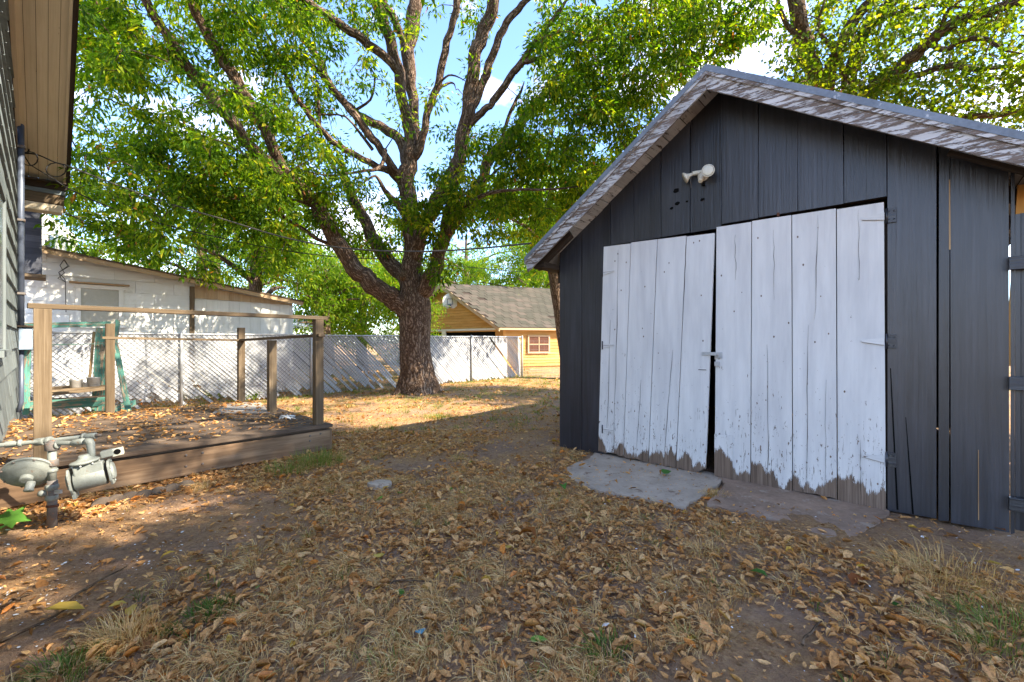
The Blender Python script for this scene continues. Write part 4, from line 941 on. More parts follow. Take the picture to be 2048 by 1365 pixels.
# make a true parallelogram: ridge runs along Ga
nrm = Ga.cross(upv).normalized(); nrm = nrm if nrm.z > 0 else -nrm
ncr = 15; nsh = 19; cl = Ls/ncr; wl = (SLn+ov+.2)/nsh; ud2 = upv.normalized()
sh0 = MB().box((0, 0, 0), Ga, ud2, nrm, wl-.02, cl+.03, .018).build('shingle', M['shingle'], None, origin=(0, 0, 0)); shm = sh0.data; bpy.data.objects.remove(sh0)
MB().prism([e_b, e_b+Ga*(SLn+ov), r_b+Ga*(SLn+ov), r_b], -nrm*.05, Ga, ud2).build('roof_deck', M['brown_dark'], gar)
for k in range(ncr):
    for j in range(nsh):
        if random.random() < .012: continue
        p = e_b+ud2*(cl*(k+.5))+Ga*(wl*(j+.5+.5*(k % 2)-.25))+nrm*(.012+random.uniform(0, .008)+(.006 if k % 2 else 0)); inst('shingle', shm, gar, p)
lb = GA(GW, eh-.06)-Gb*-.28
MB().prism([r_b, r_b+Ga*(SLn+ov), lb+Ga*(SLn), lb-Ga*ov], Zv*.05, Ga, ud2).build('left_roof', M['shingle'], gar)
for a, b in ((e_b-nrm*.02, r_b-nrm*.02), (lb-Ga*ov, r_b)):
    a = Vector(a); b = Vector(b); MB().prism([a, b, b-Zv*.2, a-Zv*.16], -Ga*.04, (b-a).normalized(), Zv).build('barge_board', M['fascia_tan'], gar)
MB().beam(e_b-nrm*.06, e_b+Ga*(SLn+ov)-nrm*.06, .06, .12).build('eave_fascia', M['fascia_tan'], gar)
# hoop
hb_ = P(909, 605, 22.0); tt = (hb_-gc).dot(Gb)
u = (909-1024)/FP; tt = (u*gc.y-gc.x)/(Gb.x-u*Gb.y); bc = GA(tt, 0, .3); bc.z = EYE+(682.5-604)/FP*bc.y
hoop = thing('basketball_hoop', bc, 'small white fan shaped basketball backboard with rim on the yellow gable', 'basketball hoop')
BX = Vector((1, .1, 0)).normalized(); BN = Vector((.1, -1, 0)).normalized(); pts = []
for k in range(15):
    a = math.pi*k/14; pts.append(bc+BX*math.cos(a)*.36+Zv*(math.sin(a)*.36+.05))
pts += [bc-BX*.35-Zv*.2, bc-BX*.2-Zv*.32, bc+BX*.2-Zv*.32, bc+BX*.35-Zv*.2]
MB().prism(pts, -BN*.04, Zv, BX).build('backboard', M['siding_white'], hoop)
for a, b in (((-.12, -.14), (-.12, .14)), ((.12, -.14), (.12, .14)), ((-.12, .14), (.12, .14)), ((-.12, -.14), (.12, -.14))):
    MB().beam(bc+BX*a[0]+Zv*a[1]+BN*.006, bc+BX*b[0]+Zv*b[1]+BN*.006, .025, .008, up=BN).build('target_line', M['conduit'], hoop)
MB().box(bc-Zv*.22+BN*.05, BX, Zv, BN, .14, .12, .1).build('bracket', M['conduit'], hoop)
rc_ = bc-Zv*.27+BN*.32-BX*.1; MB().tube([rc_+BX*math.cos(k/16*6.283)*.2+BN*math.sin(k/16*6.283)*.2 for k in range(17)], .013, 6).build('rim', M['gas_dark'], hoop)
MB().tube([rc_, rc_-Zv*.2-BX*.03, rc_-Zv*.4-BX*.05], .01, 5).build('net_cord', M['cable_g'], hoop)
MB().box(GA(tA-.2, ah-.18, .15), (Gb*.8+Zv*.3).normalized(), Zv, GN, .1, .03, .05).build('ridge_block', M['siding_white'], gar)
# small grey roof glimpsed between shed and trees, white car-like shapes are left out
dh = thing('distant_house', (-9.2, 20, 0), 'small distant house with a low grey roof seen just right of the white shed', 'house')
a = P(575, 668, 19); b = P(652, 668, 21)
MB().box(((a.x+b.x)/2, (a.y+b.y)/2, .75), (b-a).normalized(), Vector((0, 0, 1)), (b-a).normalized().cross(Zv), (b-a).length, 1.5, .3).build('wall', M['siding_dark'], dh)
MB().prism([P(570, 656, 18.7), P(658, 661, 21), P(640, 642, 23), P(588, 636, 21)], Zv*.08, Vector((1, 0, 0)), Vector((0, 1, 0))).build('roof', M['metalroof'], dh)

# ---------------------------------------------------------------- trees
def catmull(pts, rad, sub=5):
    P_ = [Vector(p) for p in pts]; o = []; r = []
    for i in range(len(P_)-1):
        p0 = P_[max(i-1, 0)]; p1 = P_[i]; p2 = P_[i+1]; p3 = P_[min(i+2, len(P_)-1)]
        for k in range(sub):
            t = k/sub
            o.append(.5*((2*p1)+(p2-p0)*t+(2*p0-5*p1+4*p2-p3)*t*t+(3*p1-p0-3*p2+p3)*t**3)); r.append(rad[i]+(rad[i+1]-rad[i])*t)
    o.append(P_[-1]); r.append(rad[-1]); return o, r
def limb(name, path, parent, mat, sides=12, rough=.12, jit=.03, sub=4, label=None):
    """path = [(px, py, depth, radius in metres)] -> limb mesh; returns its centre line samples"""
    pts = [P(a, b, z) for a, b, z, r in path]; rad = [r for *_, r in path]
    for i in range(1, len(pts)-1): pts[i] += Vector((random.uniform(-jit, jit), random.uniform(-jit, jit), random.uniform(-jit, jit)))*.6
    if rad[-1] < .06: rad[-1] *= .35
    o, r = catmull(pts, rad, sub); acc = 0
    for i in range(2, len(o)):
        o[i] = o[i]+Vector((math.sin(i*1.3+pts[0].x*9), math.cos(i*1.7+pts[0].z*5), math.sin(i*2.1)))*min(r[i]*.16, .03)
    MB().tube(o, r, sides, rough=rough).build(name, mat, parent, label=label)
    return o, r
def leafmesh(name, centres, per, spread, size, mat, parent, flat_=.6, droop=.35, width=.36, keep=None, vary=.35):
    """clumps of folded leaves round the centres; every leaf is two triangles with a fold"""
    n = len(centres)*per; c = np.repeat(np.asarray(centres), per, 0)
    d = rng.normal(0, 1, (n, 3)); d /= np.linalg.norm(d, axis=1)[:, None]; rr = rng.random(n)**.5
    sp = np.repeat(rng.uniform(.6, 1.25, len(centres)), per)*spread
    off = d*rr[:, None]*sp[:, None]; off[:, 2] *= flat_; off[:, 2] -= droop*(off[:, 0]**2+off[:, 1]**2)
    p = c+off
    ax = off+rng.normal(0, .35, (n, 3))*spread; ax[:, 2] -= rng.random(n)*spread*1.1; ax /= np.linalg.norm(ax, axis=1)[:, None]+1e-9
    nn = rng.normal(0, .55, (n, 3)); nn[:, 2] += 1.0; sd_ = np.cross(ax, nn); sd_ /= np.linalg.norm(sd_, axis=1)[:, None]+1e-9
    up_ = np.cross(sd_, ax); L_ = size*rng.uniform(1-vary, 1+vary, n)[:, None]
    base = p; tip = p+ax*L_; mid = p+ax*L_*.45
    l_ = mid+sd_*L_*width*.5+up_*L_*.08; r_ = mid-sd_*L_*width*.5+up_*L_*.08
    v = np.stack([base, l_, tip, r_], 1).reshape(-1, 3)
    i0 = np.arange(n)*4; f = np.concatenate([np.stack([i0, i0+1, i0+2], -1), np.stack([i0, i0+2, i0+3], -1)])
    cl = np.repeat(rng.normal(0, .13, len(centres)), per); rn = np.clip(rng.beta(2.2, 2.6, n)+cl, 0, .93); rn = np.where(rng.random(n) < .012, 1.0, rn)
    o = npmesh(name, v-np.array(parent['_o']) if parent is not None else v, f, mat, np.repeat(rn, 4), parent=parent); struct(o, 'stuff'); return o
def cloud(px, py, rx, ry, z0, z1, n, hole=0.0):
    o = []
    while len(o) < n:
        a = random.random()*6.283; q = math.sqrt(random.random()); x = px+math.cos(a)*q*rx; y = py+math.sin(a)*q*ry; z = random.uniform(z0, z1)
        p = P(x, y, z)
        if hole and math.sin(p.x*2.3+1)*math.sin(p.y*1.9+p.z*2.6)+.5*math.sin(p.z*5+p.x*3) < hole-.9: continue
        if p.z < 1.9: continue
        o.append(p)
    return o
def twigs(limbs, centres, parent, mat, rmax=.022, maxd=3.0):
    """thin branchlets linking every clump to the nearest wood, growing outwards; far clumps chain through nearer ones"""
    pts = []; 
    for o, r in limbs: pts += [(p, rr) for p, rr in zip(o[::2], r[::2])]
    A = np.array([[*p] for p, _ in pts]); cen = [Vector(c) for c in centres]
    dm = [np.min(np.sum((A-np.array(c))**2, 1)) for c in cen]; order = np.argsort(dm); mb = MB(); k = 0
    buf = np.zeros((len(A)+len(cen), 3)); buf[:len(A)] = A; nb_ = len(A)
    for i in order:
        c = np.array(cen[i]); dd = np.sum((buf[:nb_]-c)**2, 1); j = int(np.argmin(dd)); dist = math.sqrt(dd[j])
        if dist < maxd:
            a = Vector(buf[j]); b = cen[i]; m_ = (a+b)/2+Vector((random.uniform(-.12, .12), random.uniform(-.12, .12), random.uniform(.0, .22)))*dist
            r0 = min(rmax, .006+.012*dist)
            mb.tube([a, a.lerp(m_, .55)+Vector((0, 0, .03*dist)), m_.lerp(b, .5)+Vector((0, 0, .03*dist)), b], [r0, r0*.8, r0*.55, .004], 4, smooth=True, cap=False)
        buf[nb_] = c; nb_ += 1
    return struct(mb.build('branchlets', mat, parent), 'stuff')

# --- the big tree in the middle
D0 = 10.8
tr = thing('shade_tree', P(832, 785, D0), 'large spreading tree with furrowed forking trunk standing before the slatted fence', 'tree')
pm = lambda px: px/FP*D0
LB = []
base = [(834, 795, D0, .62), (834, 778, D0, .50), (833, 750, D0, .41), (830, 715, D0, .375), (829, 680, D0, .36), (829, 640, D0, .37), (827, 605, D0, .38), (824, 570, D0, .30), (822, 530, D0, .25)]
pts = [P(a, b, z) for a, b, z, r in base]; o, r = catmull(pts, [q[3] for q in base], 6)
# trunk with buttress ridges at the foot
tm = MB(); n = 30; bI = 0
for i, p in enumerate(o):
    hh = max(0, p.z); fl = math.exp(-hh/.33)
    for k in range(n):
        a = 2*math.pi*k/n; q = r[i]*(1+.055*math.sin(3*a+.5)+.03*math.sin(7*a+hh*3)+fl*.30*(max(0, math.sin(5*a+1.1))**1.2-.25)+.018*math.sin(13*a+hh*6)+random.uniform(-.012, .012))
        tm.v.append(p+Vector((math.cos(a)*q, math.sin(a)*q, 0)))
for i in range(len(o)-1):
    for k in range(n):
        k2 = (k+1) % n; h0, h1 = o[i].z, o[i+1].z
        tm.face([i*n+k, i*n+k2, (i+1)*n+k2, (i+1)*n+k], [(h0, k/n*2.3), (h0, (k+1)/n*2.3), (h1, (k+1)/n*2.3), (h1, k/n*2.3)], True)
tm.build('trunk', M['bark'], tr); LB.append((o, r))
def LT(path, **k):
    a = limb('limb', [(x, y, D0+dz, rp*.9/FP*(D0+dz)) for x, y, dz, rp in path], tr, M['bark'], **k); LB.append(a); return a
LT([(828, 625, 0, 26), (800, 604, -.1, 25), (770, 588, -.3, 21), (735, 560, -.5, 20), (700, 525, -.7, 18), (668, 478, -.9, 17), (645, 432, -1.1, 16), (630, 403, -1.2, 15), (584, 361, -1.5, 13), (545, 335, -1.8, 13), (500, 290, -2.1, 12), (440, 213, -2.5, 13), (387, 148, -2.8, 12), (335, 70, -3.2, 10), (290, 0, -3.5, 9), (250, -80, -3.8, 7)], sides=16)
LT([(575, 355, -1.6, 11), (530, 260, -2.0, 12), (482, 176, -2.4, 13), (441, 111, -2.7, 11), (404, 45, -3.0, 10), (372, -20, -3.3, 8)], sides=14)
LT([(822, 570, 0, 18), (801, 546, .2, 18), (762, 503, .5, 15), (738, 459, .7, 13), (709, 401, .9, 12), (690, 358, 1.1, 9), (684, 330, 1.2, 6)])
LT([(823, 560, 0, 24), (825, 483, .1, 20), (820, 416, .1, 18), (811, 350, 0, 19), (822, 312, 0, 17), (816, 251, -.1, 12), (806, 208, -.2, 11), (797, 145, -.3, 12), (782, 87, -.5, 12), (767, 43, -.7, 12), (750, -5, -.9, 12), (728, -70, -1.2, 9)], sides=14)
LT([(822, 330, .1, 12), (828, 270, .2, 11), (828, 208, .3, 11), (822, 159, .3, 13), (817, 97, .2, 15), (824, 48, .1, 16), (829, 0, 0, 14), (832, -80, -.2, 11)], sides=14)
LT([(826, 320, 0, 9), (837, 300, -.1, 10), (849, 261, -.2, 8.5), (856, 217, -.3, 8), (869, 184, -.4, 8), (883, 135, -.5, 8.5), (893, 92, -.6, 8), (903, 58, -.7, 7), (912, 19, -.8, 8), (914, -40, -1, 7)])
LT([(812, 330, 0, 10), (811, 310, .1, 12), (801, 280, .2, 11), (767, 256, .4, 10), (729, 237, .6, 9), (690, 208, .7, 8), (661, 174, .8, 7.5), (642, 126, .9, 7), (622, 97, 1, 7), (593, 63, 1.1, 6), (564, 34, 1.2, 6), (520, -20, 1.3, 5)])
LT([(806, 355, 0, 9), (787, 338, -.3, 9), (765, 300, -.5, 8), (738, 271, -.7, 9), (709, 232, -.9, 8), (672, 185, -1.1, 7), (645, 150, -1.2, 6), (610, 118, -1.3, 5), (563, 116, -1.4, 3.5)])
LT([(800, 365, 0, 9), (782, 345, -.2, 8), (757, 333, -.4, 8), (715, 312, -.7, 7), (675, 290, -.9, 7), (640, 260, -1.1, 6), (617, 227, -1.3, 6), (584, 180, -1.5, 5), (555, 110, -1.7, 4), (530, 60, -1.9, 3)])
LT([(797, 150, -.3, 6), (782, 126, -.5, 9), (738, 87, -.8, 10), (690, 53, -1.1, 9), (651, 29, -1.3, 8), (613, 2, -1.5, 8), (570, -35, -1.8, 7)])
LT([(812, 90, .1, 6), (800, 65, 0, 8), (788, 40, -.2, 8), (770, 10, -.4, 7), (755, -30, -.6, 6)])
LT([(838, 590, 0, 20), (858, 560, -.2, 18), (874, 532, -.3, 15), (888, 474, -.5, 13), (898, 425, -.6, 13), (908, 370, -.7, 14), (912, 338, -.7, 15), (922, 290, -.8, 15), (936, 217, -.9, 15), (946, 145, -1, 14), (956, 97, -1.1, 14), (975, 48, -1.2, 14), (990, 0, -1.4, 13), (1005, -70, -1.7, 10)], sides=16)
LT([(828, 520, 0, 16), (840, 478, -.1, 15), (862, 425, -.3, 16), (885, 385, -.5, 16), (905, 345, -.7, 14), (915, 320, -.8, 12)], sides=14)
LT([(936, 225, -.9, 9), (955, 190, -.9, 9), (972, 150, -.9, 9), (985, 110, -1, 8), (999, 72, -1.1, 8), (1018, 39, -1.2, 8), (1045, 14, -1.3, 7), (1075, -18, -1.5, 6)])
LT([(930, 262, -.8, 8), (956, 232, -.9, 8), (980, 210, -1, 7), (994, 193, -1, 8), (1028, 145, -1.2, 7.5), (1057, 106, -1.3, 7), (1086, 63, -1.5, 6), (1115, 29, -1.7, 5), (1145, -20, -1.9, 4)])
LT([(1030, 146, -1.2, 5), (1050, 128, -1.3, 5.5), (1077, 116, -1.4, 5), (1105, 106, -1.5, 4.5), (1135, 92, -1.6, 4), (1170, 84, -1.7, 3.5), (1215, 78, -1.9, 3)])
LT([(862, 560, .1, 13), (880, 500, .3, 13), (895, 470, .4, 12), (925, 425, .5, 11), (956, 387, .6, 11), (968, 350, .6, 11), (985, 310, .6, 12), (1024, 271, .7, 11), (1050, 235, .7, 10), (1067, 213, .8, 10), (1092, 185, .8, 8), (1105, 165, .8, 7), (1130, 148, .8, 6), (1180, 130, .8, 5), (1240, 112, .8, 4)])
LT([(1085, 190, .8, 6), (1110, 182, .7, 6), (1150, 178, .6, 5), (1200, 170, .4, 4), (1260, 150, .3, 3)])
LT([(1004, 275, -.3, 3.5), (1014, 242, -.35, 4), (1028, 208, -.4, 4), (1040, 185, -.4, 3), (1049, 163, -.5, 1.5)])
LT([(690, 496, -.7, 4), (646, 484, -.9, 4), (600, 455, -1.1, 4), (572, 439, -1.2, 4.5), (527, 410, -1.4, 4), (473, 386, -1.7, 3)])
LT([(632, 415, -1.1, 6), (600, 402, -1.3, 3), (560, 398, -1.5, 3), (500, 400, -1.9, 2.5), (430, 395, -2.3, 2)])
LT([(860, 200, -.35, 3), (880, 165, -.6, 2.5), (905, 150, -.8, 2), (935, 165, -1, 1.2)])
LT([(870, 186, -.4, 4), (885, 172, -.3, 3.5), (905, 165, -.2, 2), (912, 180, -.2, 1)])
LT([(730, 240, .6, 4), (705, 225, .5, 3.5), (740, 200, .4, 2.5), (748, 150, .4, 2), (720, 120, .3, 1)])
LT([(745, 300, -.6, 4), (690, 235, -.7, 2), (632, 225, -.8, 2), (640, 140, -.9, 1.5)])
LT([(640, 262, -1.1, 3.5), (636, 200, -1.1, 3.2), (630, 140, -1.1, 2.4)])
LT([(770, 300, -.6, 5), (760, 335, -.9, 4), (720, 345, -1.2, 3), (660, 350, -1.5, 2), (600, 340, -1.8, 1.5)])
LT([(820, 440, -.2, 9), (790, 405, -.5, 8), (770, 380, -.7, 5), (752, 352, -.9, 3), (720, 372, -1.1, 2)])
LT([(900, 440, -.5, 6), (940, 405, -.8, 5), (985, 385, -1.1, 4), (1040, 378, -1.4, 3), (1100, 380, -1.7, 2.5), (1170, 372, -2, 2)])
LT([(905, 400, -.6, 4), (960, 370, -.4, 3), (1010, 330, -.2, 2.5), (1070, 315, 0, 2)])
kn = P(806, 552, D0-.28); MB().lathe(kn, Vector((-.2, -.85, .3)), [(-.1, .12), (0, .115), (.06, .085), (.075, .06), (.06, .03)], 12).build('knot', M['bark2'], tr)
cen = []
for q in ((330, 250, 200, 190, 7.0, 11, 190, .75), (240, 420, 130, 130, 7, 11.5, 95, .7), (470, 310, 180, 120, 7.6, 10.6, 150, .6), (200, 70, 70, 90, 6.5, 9, 45, .4), (330, 50, 190, 90, 7, 10.5, 85, .7),
          (540, 60, 110, 90, 8, 11, 60, .6), (450, 470, 180, 90, 8.5, 12.5, 75, .65), (600, 400, 110, 60, 8.8, 11.5, 55, .4), (660, 330, 90, 60, 9, 11, 26, .5), (560, 180, 110, 80, 8.5, 12, 40, .6), (690, 90, 90, 110, 9, 12, 24, .7),
          (740, 440, 110, 70, 10.6, 12.8, 60, .5), (860, 400, 80, 60, 9.0, 10.1, 16, .5), (900, 445, 90, 60, 9.3, 10.3, 22, .5), (870, 530, 40, 30, 9.7, 10.2, 6, 0), (980, 350, 110, 90, 9, 12.5, 75, .55), (1080, 330, 90, 100, 9, 12, 70, .5), (1060, 440, 90, 50, 10, 13, 45, .5),
          (1150, 250, 110, 120, 8.5, 12, 120, .5), (1210, 120, 150, 110, 8.2, 11, 135, .55), (1330, 70, 150, 90, 8, 11, 110, .55), (1440, 40, 110, 60, 8, 10.5, 60, .5), (1180, 400, 60, 80, 9, 11.5, 55, .4), (1110, 60, 60, 60, 9, 11, 15, .5),
          (930, 250, 90, 200, 9, 12, 12, .6), (900, 30, 250, 60, 9, 12, 22, .7), (760, 180, 70, 90, 9.5, 11.5, 8, .6), (1250, 230, 90, 70, 8.6, 11, 50, .5), (640, 20, 120, 50, 9, 12, 34, .5),
          (300, -120, 260, 110, 6.5, 10.5, 90, .4), (650, -130, 260, 100, 8, 13, 70, .4), (1000, -140, 260, 90, 8, 13, 70, .4), (1330, -90, 260, 80, 7.5, 11, 80, .4),
          (500, -230, 420, 190, 5.0, 8, 110, .45), (1050, -230, 420, 190, 4.6, 8, 110, .45), (1500, -200, 300, 160, 5, 8, 80, .45)):
    cen += cloud(*q)
twigs(LB, cen, tr, M['bark'], .02)
leafmesh('crown', cen, 56, .34, .125, M['leaf_main'], tr)

# --- multi-stemmed tree behind the shed
t2 = thing('yellow_green_tree', (6.2, 9.6, 0), 'many stemmed yellow green tree rising behind the right slope of the shed roof', 'tree')
LB2 = []
def L2(path, **k):
    a = limb('limb', [(x, y, z, rp/FP*z) for x, y, z, rp in path], t2, M['bark2'], **k); LB2.append(a); return a
a = limb('trunk', [(1600, 790, 9.6, .34), (1606, 700, 9.6, .28), (1620, 480, 9.6, .26), (1640, 330, 9.6, .26)], t2, M['bark2'], sides=18); LB2.append(a)
L2([(1636, 340, 9.6, 17), (1633, 230, 9.5, 16), (1628, 160, 9.4, 15), (1613, 105, 9.2, 15), (1600, 50, 9, 15), (1585, -30, 8.8, 13)], sides=14)
L2([(1638, 330, 9.6, 14), (1650, 200, 9.4, 13), (1672, 110, 9.1, 11), (1716, 31, 8.8, 10), (1757, -15, 8.5, 9)])
L2([(1642, 330, 9.6, 15), (1690, 215, 9.4, 13), (1706, 128, 9.2, 13), (1737, 56, 9, 12), (1790, -5, 8.8, 11), (1840, -60, 8.5, 9)])
L2([(1642, 340, 9.6, 16), (1700, 240, 9.2, 15), (1742, 180, 8.9, 14), (1790, 145, 8.6, 14), (1819, 118, 8.4, 13), (1845, 92, 8.2, 12), (1870, 77, 8, 11), (1911, 46, 7.8, 11), (1972, 26, 7.6, 10), (2060, 0, 7.3, 9), (2150, -20, 7, 7)], sides=14)
L2([(1730, 195, 8.9, 7), (1775, 165, 8.7, 6), (1839, 148, 8.4, 6), (1900, 133, 8, 6), (1950, 140, 7.7, 5), (1998, 138, 7.5, 4), (2070, 130, 7.2, 3)])
L2([(1860, 84, 8.1, 6), (1890, 100, 7.9, 5), (1921, 82, 7.7, 5.5), (1972, 77, 7.5, 4), (2003, 95, 7.3, 3), (2050, 110, 7.1, 2)])
L2([(1650, 335, 9.6, 10), (1800, 260, 8.6, 7), (1931, 237, 7.8, 6), (2003, 229, 7.5, 5), (2070, 210, 7.2, 4)])
L2([(1610, 100, 9.2, 6), (1580, 60, 9, 5), (1560, 20, 8.9, 4), (1550, -40, 8.8, 3)])
L2([(1690, 180, 9.2, 6), (1680, 120, 9, 5), (1640, 60, 8.8, 4), (1650, 0, 8.6, 3)])
L2([(1880, 66, 7.9, 4), (1900, 20, 7.7, 3), (1960, -20, 7.5, 2)])
L2([(1750, 40, 8.7, 4), (1820, 20, 8.3, 3), (1900, 10, 8, 3), (2000, 40, 7.5, 2)])
cn2 = []
for q in ((1700, 190, 120, 60, 7.6, 10.2, 75, .4), (1640, 60, 100, 90, 8, 10.5, 60, .5), (1600, 150, 50, 70, 8, 10, 36, .4), (1770, 90, 90, 80, 7.8, 10, 50, .6), (1860, 30, 130, 50, 7.4, 9.5, 50, .5), (1880, 175, 110, 60, 7.3, 9, 30, .6), (1980, 110, 100, 100, 6.8, 9, 60, .5), (1930, 235, 90, 32, 7.2, 8.6, 26, .3), (2060, 180, 60, 90, 6.8, 8.6, 30, .3), (1800, 220, 70, 40, 7.6, 9, 20, .4),
          (1700, -110, 200, 90, 7.5, 10.5, 70, .4), (2050, -60, 200, 110, 6.5, 9.5, 90, .4), (2200, 120, 130, 160, 6, 9, 90, .4)): cn2 += cloud(*q)
twigs(LB2, cn2, t2, M['bark2'], .016)
leafmesh('crown', cn2, 30, .34, .085, M['leaf_right'], t2, width=.75, droop=.2)

# --- other trees: generic builder, each with its own trunk, limbs and crown
def btree(x, y, h, cr, label, clumps, name='background_tree', lean=0.0, per=60, size=.17, spread=.55, zlo=.28, group=None, mat='leaf_back', lmin=.35, sd=0):
    st = random.getstate(); random.seed(sd*77+int(x*31+y*17)); t = thing(name, (x, y, 0), label, 'tree', group)
    tp = Vector((x+lean, y, h*.62)); p0 = Vector((x, y, -.1)); r0 = .028*h+.04; L_ = []
    o, r = catmull([p0, p0.lerp(tp, .35)+Vector((random.uniform(-.15, .15), 0, 0)), p0.lerp(tp, .7), tp, tp+Vector((lean*.4, 0, h*.25))], [r0*1.25, r0, r0*.8, r0*.55, r0*.2], 4)
    MB().tube(o, r, 10, rough=.1).build('trunk', M['bark'], t); L_.append((o, r)); cs = []
    for k in range(7):
        i = random.randint(min(int(len(o)*lmin), len(o)-3), len(o)-3); a = random.random()*6.28; L2_ = cr*random.uniform(.6, .95)
        e = o[i]+Vector((math.cos(a)*L2_, math.sin(a)*L2_, random.uniform(.15, .5)*L2_)); m_ = o[i].lerp(e, .5)+Vector((0, 0, .12*L2_))
        oo, rr = catmull([o[i], m_, e], [r[i]*.5, r[i]*.35, .015], 4); MB().tube(oo, rr, 7, rough=.08).build('limb', M['bark'], t); L_.append((oo, rr))
    cz = h*(zlo+(1-zlo)/2); rz = h*(1-zlo)/2
    lob = [(Vector((random.gauss(0, .42), random.gauss(0, .42), random.gauss(0, .38))), random.uniform(.35, .6)) for _ in range(9)]
    while len(cs) < clumps:
        c0, rr_ = random.choice(lob); d = Vector((random.gauss(0, 1), random.gauss(0, 1), random.gauss(0, 1))).normalized()*(random.random()**.4)*rr_
        q = c0+d
        if q.length > 1.08: continue
        cs.append(Vector((x+lean+q.x*cr, y+q.y*cr, cz+q.z*rz)))
    twigs(L_, cs, t, M['bark'], .02, 4)
    leafmesh('crown', cs, per, spread, size, M[mat], t, droop=.15); random.setstate(st); return t
GRP = 'trees behind the back fence'
btree(-17.5, 15.5, 7.6, 4.0, 'leafy tree beyond the far white house at the left', 120, sd=1)
btree(-12.2, 17.5, 8.2, 3.6, 'dense tree rising behind the left half of the white shed roof', 150, sd=2)
btree(-8.4, 14.6, 7.2, 2.7, 'straight trunked tree behind the right end of the white shed', 150, sd=3, zlo=.38)
btree(-6.2, 18.5, 5.8, 3.0, 'low bushy yellow green tree between the white shed and the big trunk', 230, sd=4, zlo=.1)
btree(-9.0, 22, 6.0, 4.0, 'broad tree seen through the gap right of the white shed', 130, sd=5, zlo=.1)
btree(-3.5, 34, 10.5, 5.2, 'bright tree showing just right of the big trunk behind the garage', 330, sd=6, zlo=.15, size=.2)
btree(-4.9, 20.6, 4.4, 1.7, 'small bush just left of the big trunk beyond the fence', 120, sd=21, zlo=.08, size=.13)
btree(-14, 21, 9.5, 4.5, 'tall tree behind the middle of the white shed', 200, sd=14, zlo=.1)
btree(-6.5, 27, 9, 4.5, 'tree in the gap left of the big trunk, farthest back', 200, sd=15, zlo=.05, size=.2)
btree(-6.6, 15.8, 4.6, 2.0, 'small bushy tree filling the gap left of the big trunk', 170, sd=18, zlo=.15, size=.13)
btree(1.5, 27, 8.5, 4.2, 'sunlit yellow green tree standing over the garage ridge', 300, sd=19, zlo=.2)
btree(2.4, 30, 9.0, 5.0, 'broad sunlit tree behind the garage roof ridge', 260, sd=7, zlo=.15)
btree(7.5, 29, 10, 5.0, 'tall tree behind the right end of the garage', 130, sd=8, zlo=.15)
btree(2.0, 14.6, 7.6, 2.9, 'leaning tree with exposed trunk beside the left eave of the shed', 190, sd=9, lean=-.85, zlo=.46, lmin=.62, mat='leaf_back')
btree(-20, 25, 9, 5, 'wide tree far behind the left houses', 100, sd=10, zlo=.1)
# trees that stand beyond the right edge of the frame and shade the yard
btree(8.6, -1.2, 9.5, 3.6, 'broad shade tree standing right of the yard', 480, sd=11, zlo=.28, mat='leaf_right', size=.2, per=70)
btree(10.5, 3.4, 9.5, 3.2, 'shade tree in the next yard to the right', 330, sd=12, zlo=.3, mat='leaf_right', size=.16, per=70)
btree(7.4, 1.5, 10.2, 3.2, 'unseen tall tree added beyond the right edge for shade', 520, sd=17, zlo=.36, mat='leaf_right', size=.19, per=65)  # unseen tree, added to close a sunlit gap over the apron slab
btree(5.6, -3.2, 8.8, 3.4, 'shade tree behind the photographer to the right', 300, sd=13, zlo=.3, mat='leaf_right', size=.16, per=70)

# ---------------------------------------------------------------- brush under and behind the fence
bc_ = []
for k in range(90):
    s = random.uniform(.5, 13); p = FF(s, random.uniform(.05, .5), -random.uniform(.15, 1.0)); bc_.append(p)
o = leafmesh('undergrowth', bc_, 26, .22, .07, M['leaf_dead'], None); o['label'] = 'brown dry undergrowth behind the slatted fence'

# ---------------------------------------------------------------- overhead cables
def cable(pts, r, mat, label, n=14):
    o, _ = catmull(pts, [r]*len(pts), 6); return tag(MB().tube(o, r, 6).build('overhead_cable', mat, None, origin=pts[0]), label, 'cable')
wa = W(tcn, 4.3, .05); sft = W(8.1, rake(8.1)-.03, .48)
cable([P(130, 330, 6.3), P(220, 365, 6.9), P(330, 405, 7.4), P(450, 440, 7.6), P(560, 473, 7.4), P(660, 493, 7), P(760, 502, 6.6), P(860, 503, 6.1), P(960, 497, 5.7), P(1062, 487, 5.25)], .011, M['cable_g'], 'thick grey service cable sagging from the house eave across to the shed corner')
cable([P(133, 376, 6.6), P(220, 415, 7.2), P(330, 450, 8), P(450, 478, 9.0), P(560, 500, 10), P(680, 515, 11), P(800, 520, 12), P(920, 533, 13.5), P(1050, 545, 15)], .0105, M['cable'], 'thin black cable running from the house cornice behind the big tree')
cable([P(128, 425, 7.2), P(230, 468, 8.2), P(340, 500, 9.6), P(450, 530, 11), P(560, 552, 13)], .010, M['cable'], 'lowest thin black cable leaving the house cornice towards the back trees')
cable([wa, P(48, 225, 6.3), P(56, 250, 6.4), P(58, 300, 6.4), P(46, 306, 6.4), P(75, 310, 6.4), P(110, 325, 6.35), P(130, 330, 6.3)], .010, M['cable'], 'black cable looping from the weatherhead down to the eave edge')
lp = MB(); 
for cx_, cy_, rx_, ry_ in ((112, 340, 20, 14), (60, 318, 16, 14)):
    lp.tube([P(cx_+math.cos(k/12*6.28)*rx_, cy_+math.sin(k/12*6.28)*ry_, 6.3+.1*math.sin(k)) for k in range(13)], .008, 6)
lp.tube([P(44, 305, 6.4), P(60, 330, 6.5), P(85, 345, 6.5), P(110, 360, 6.5), P(133, 376, 6.6)], .008, 6)
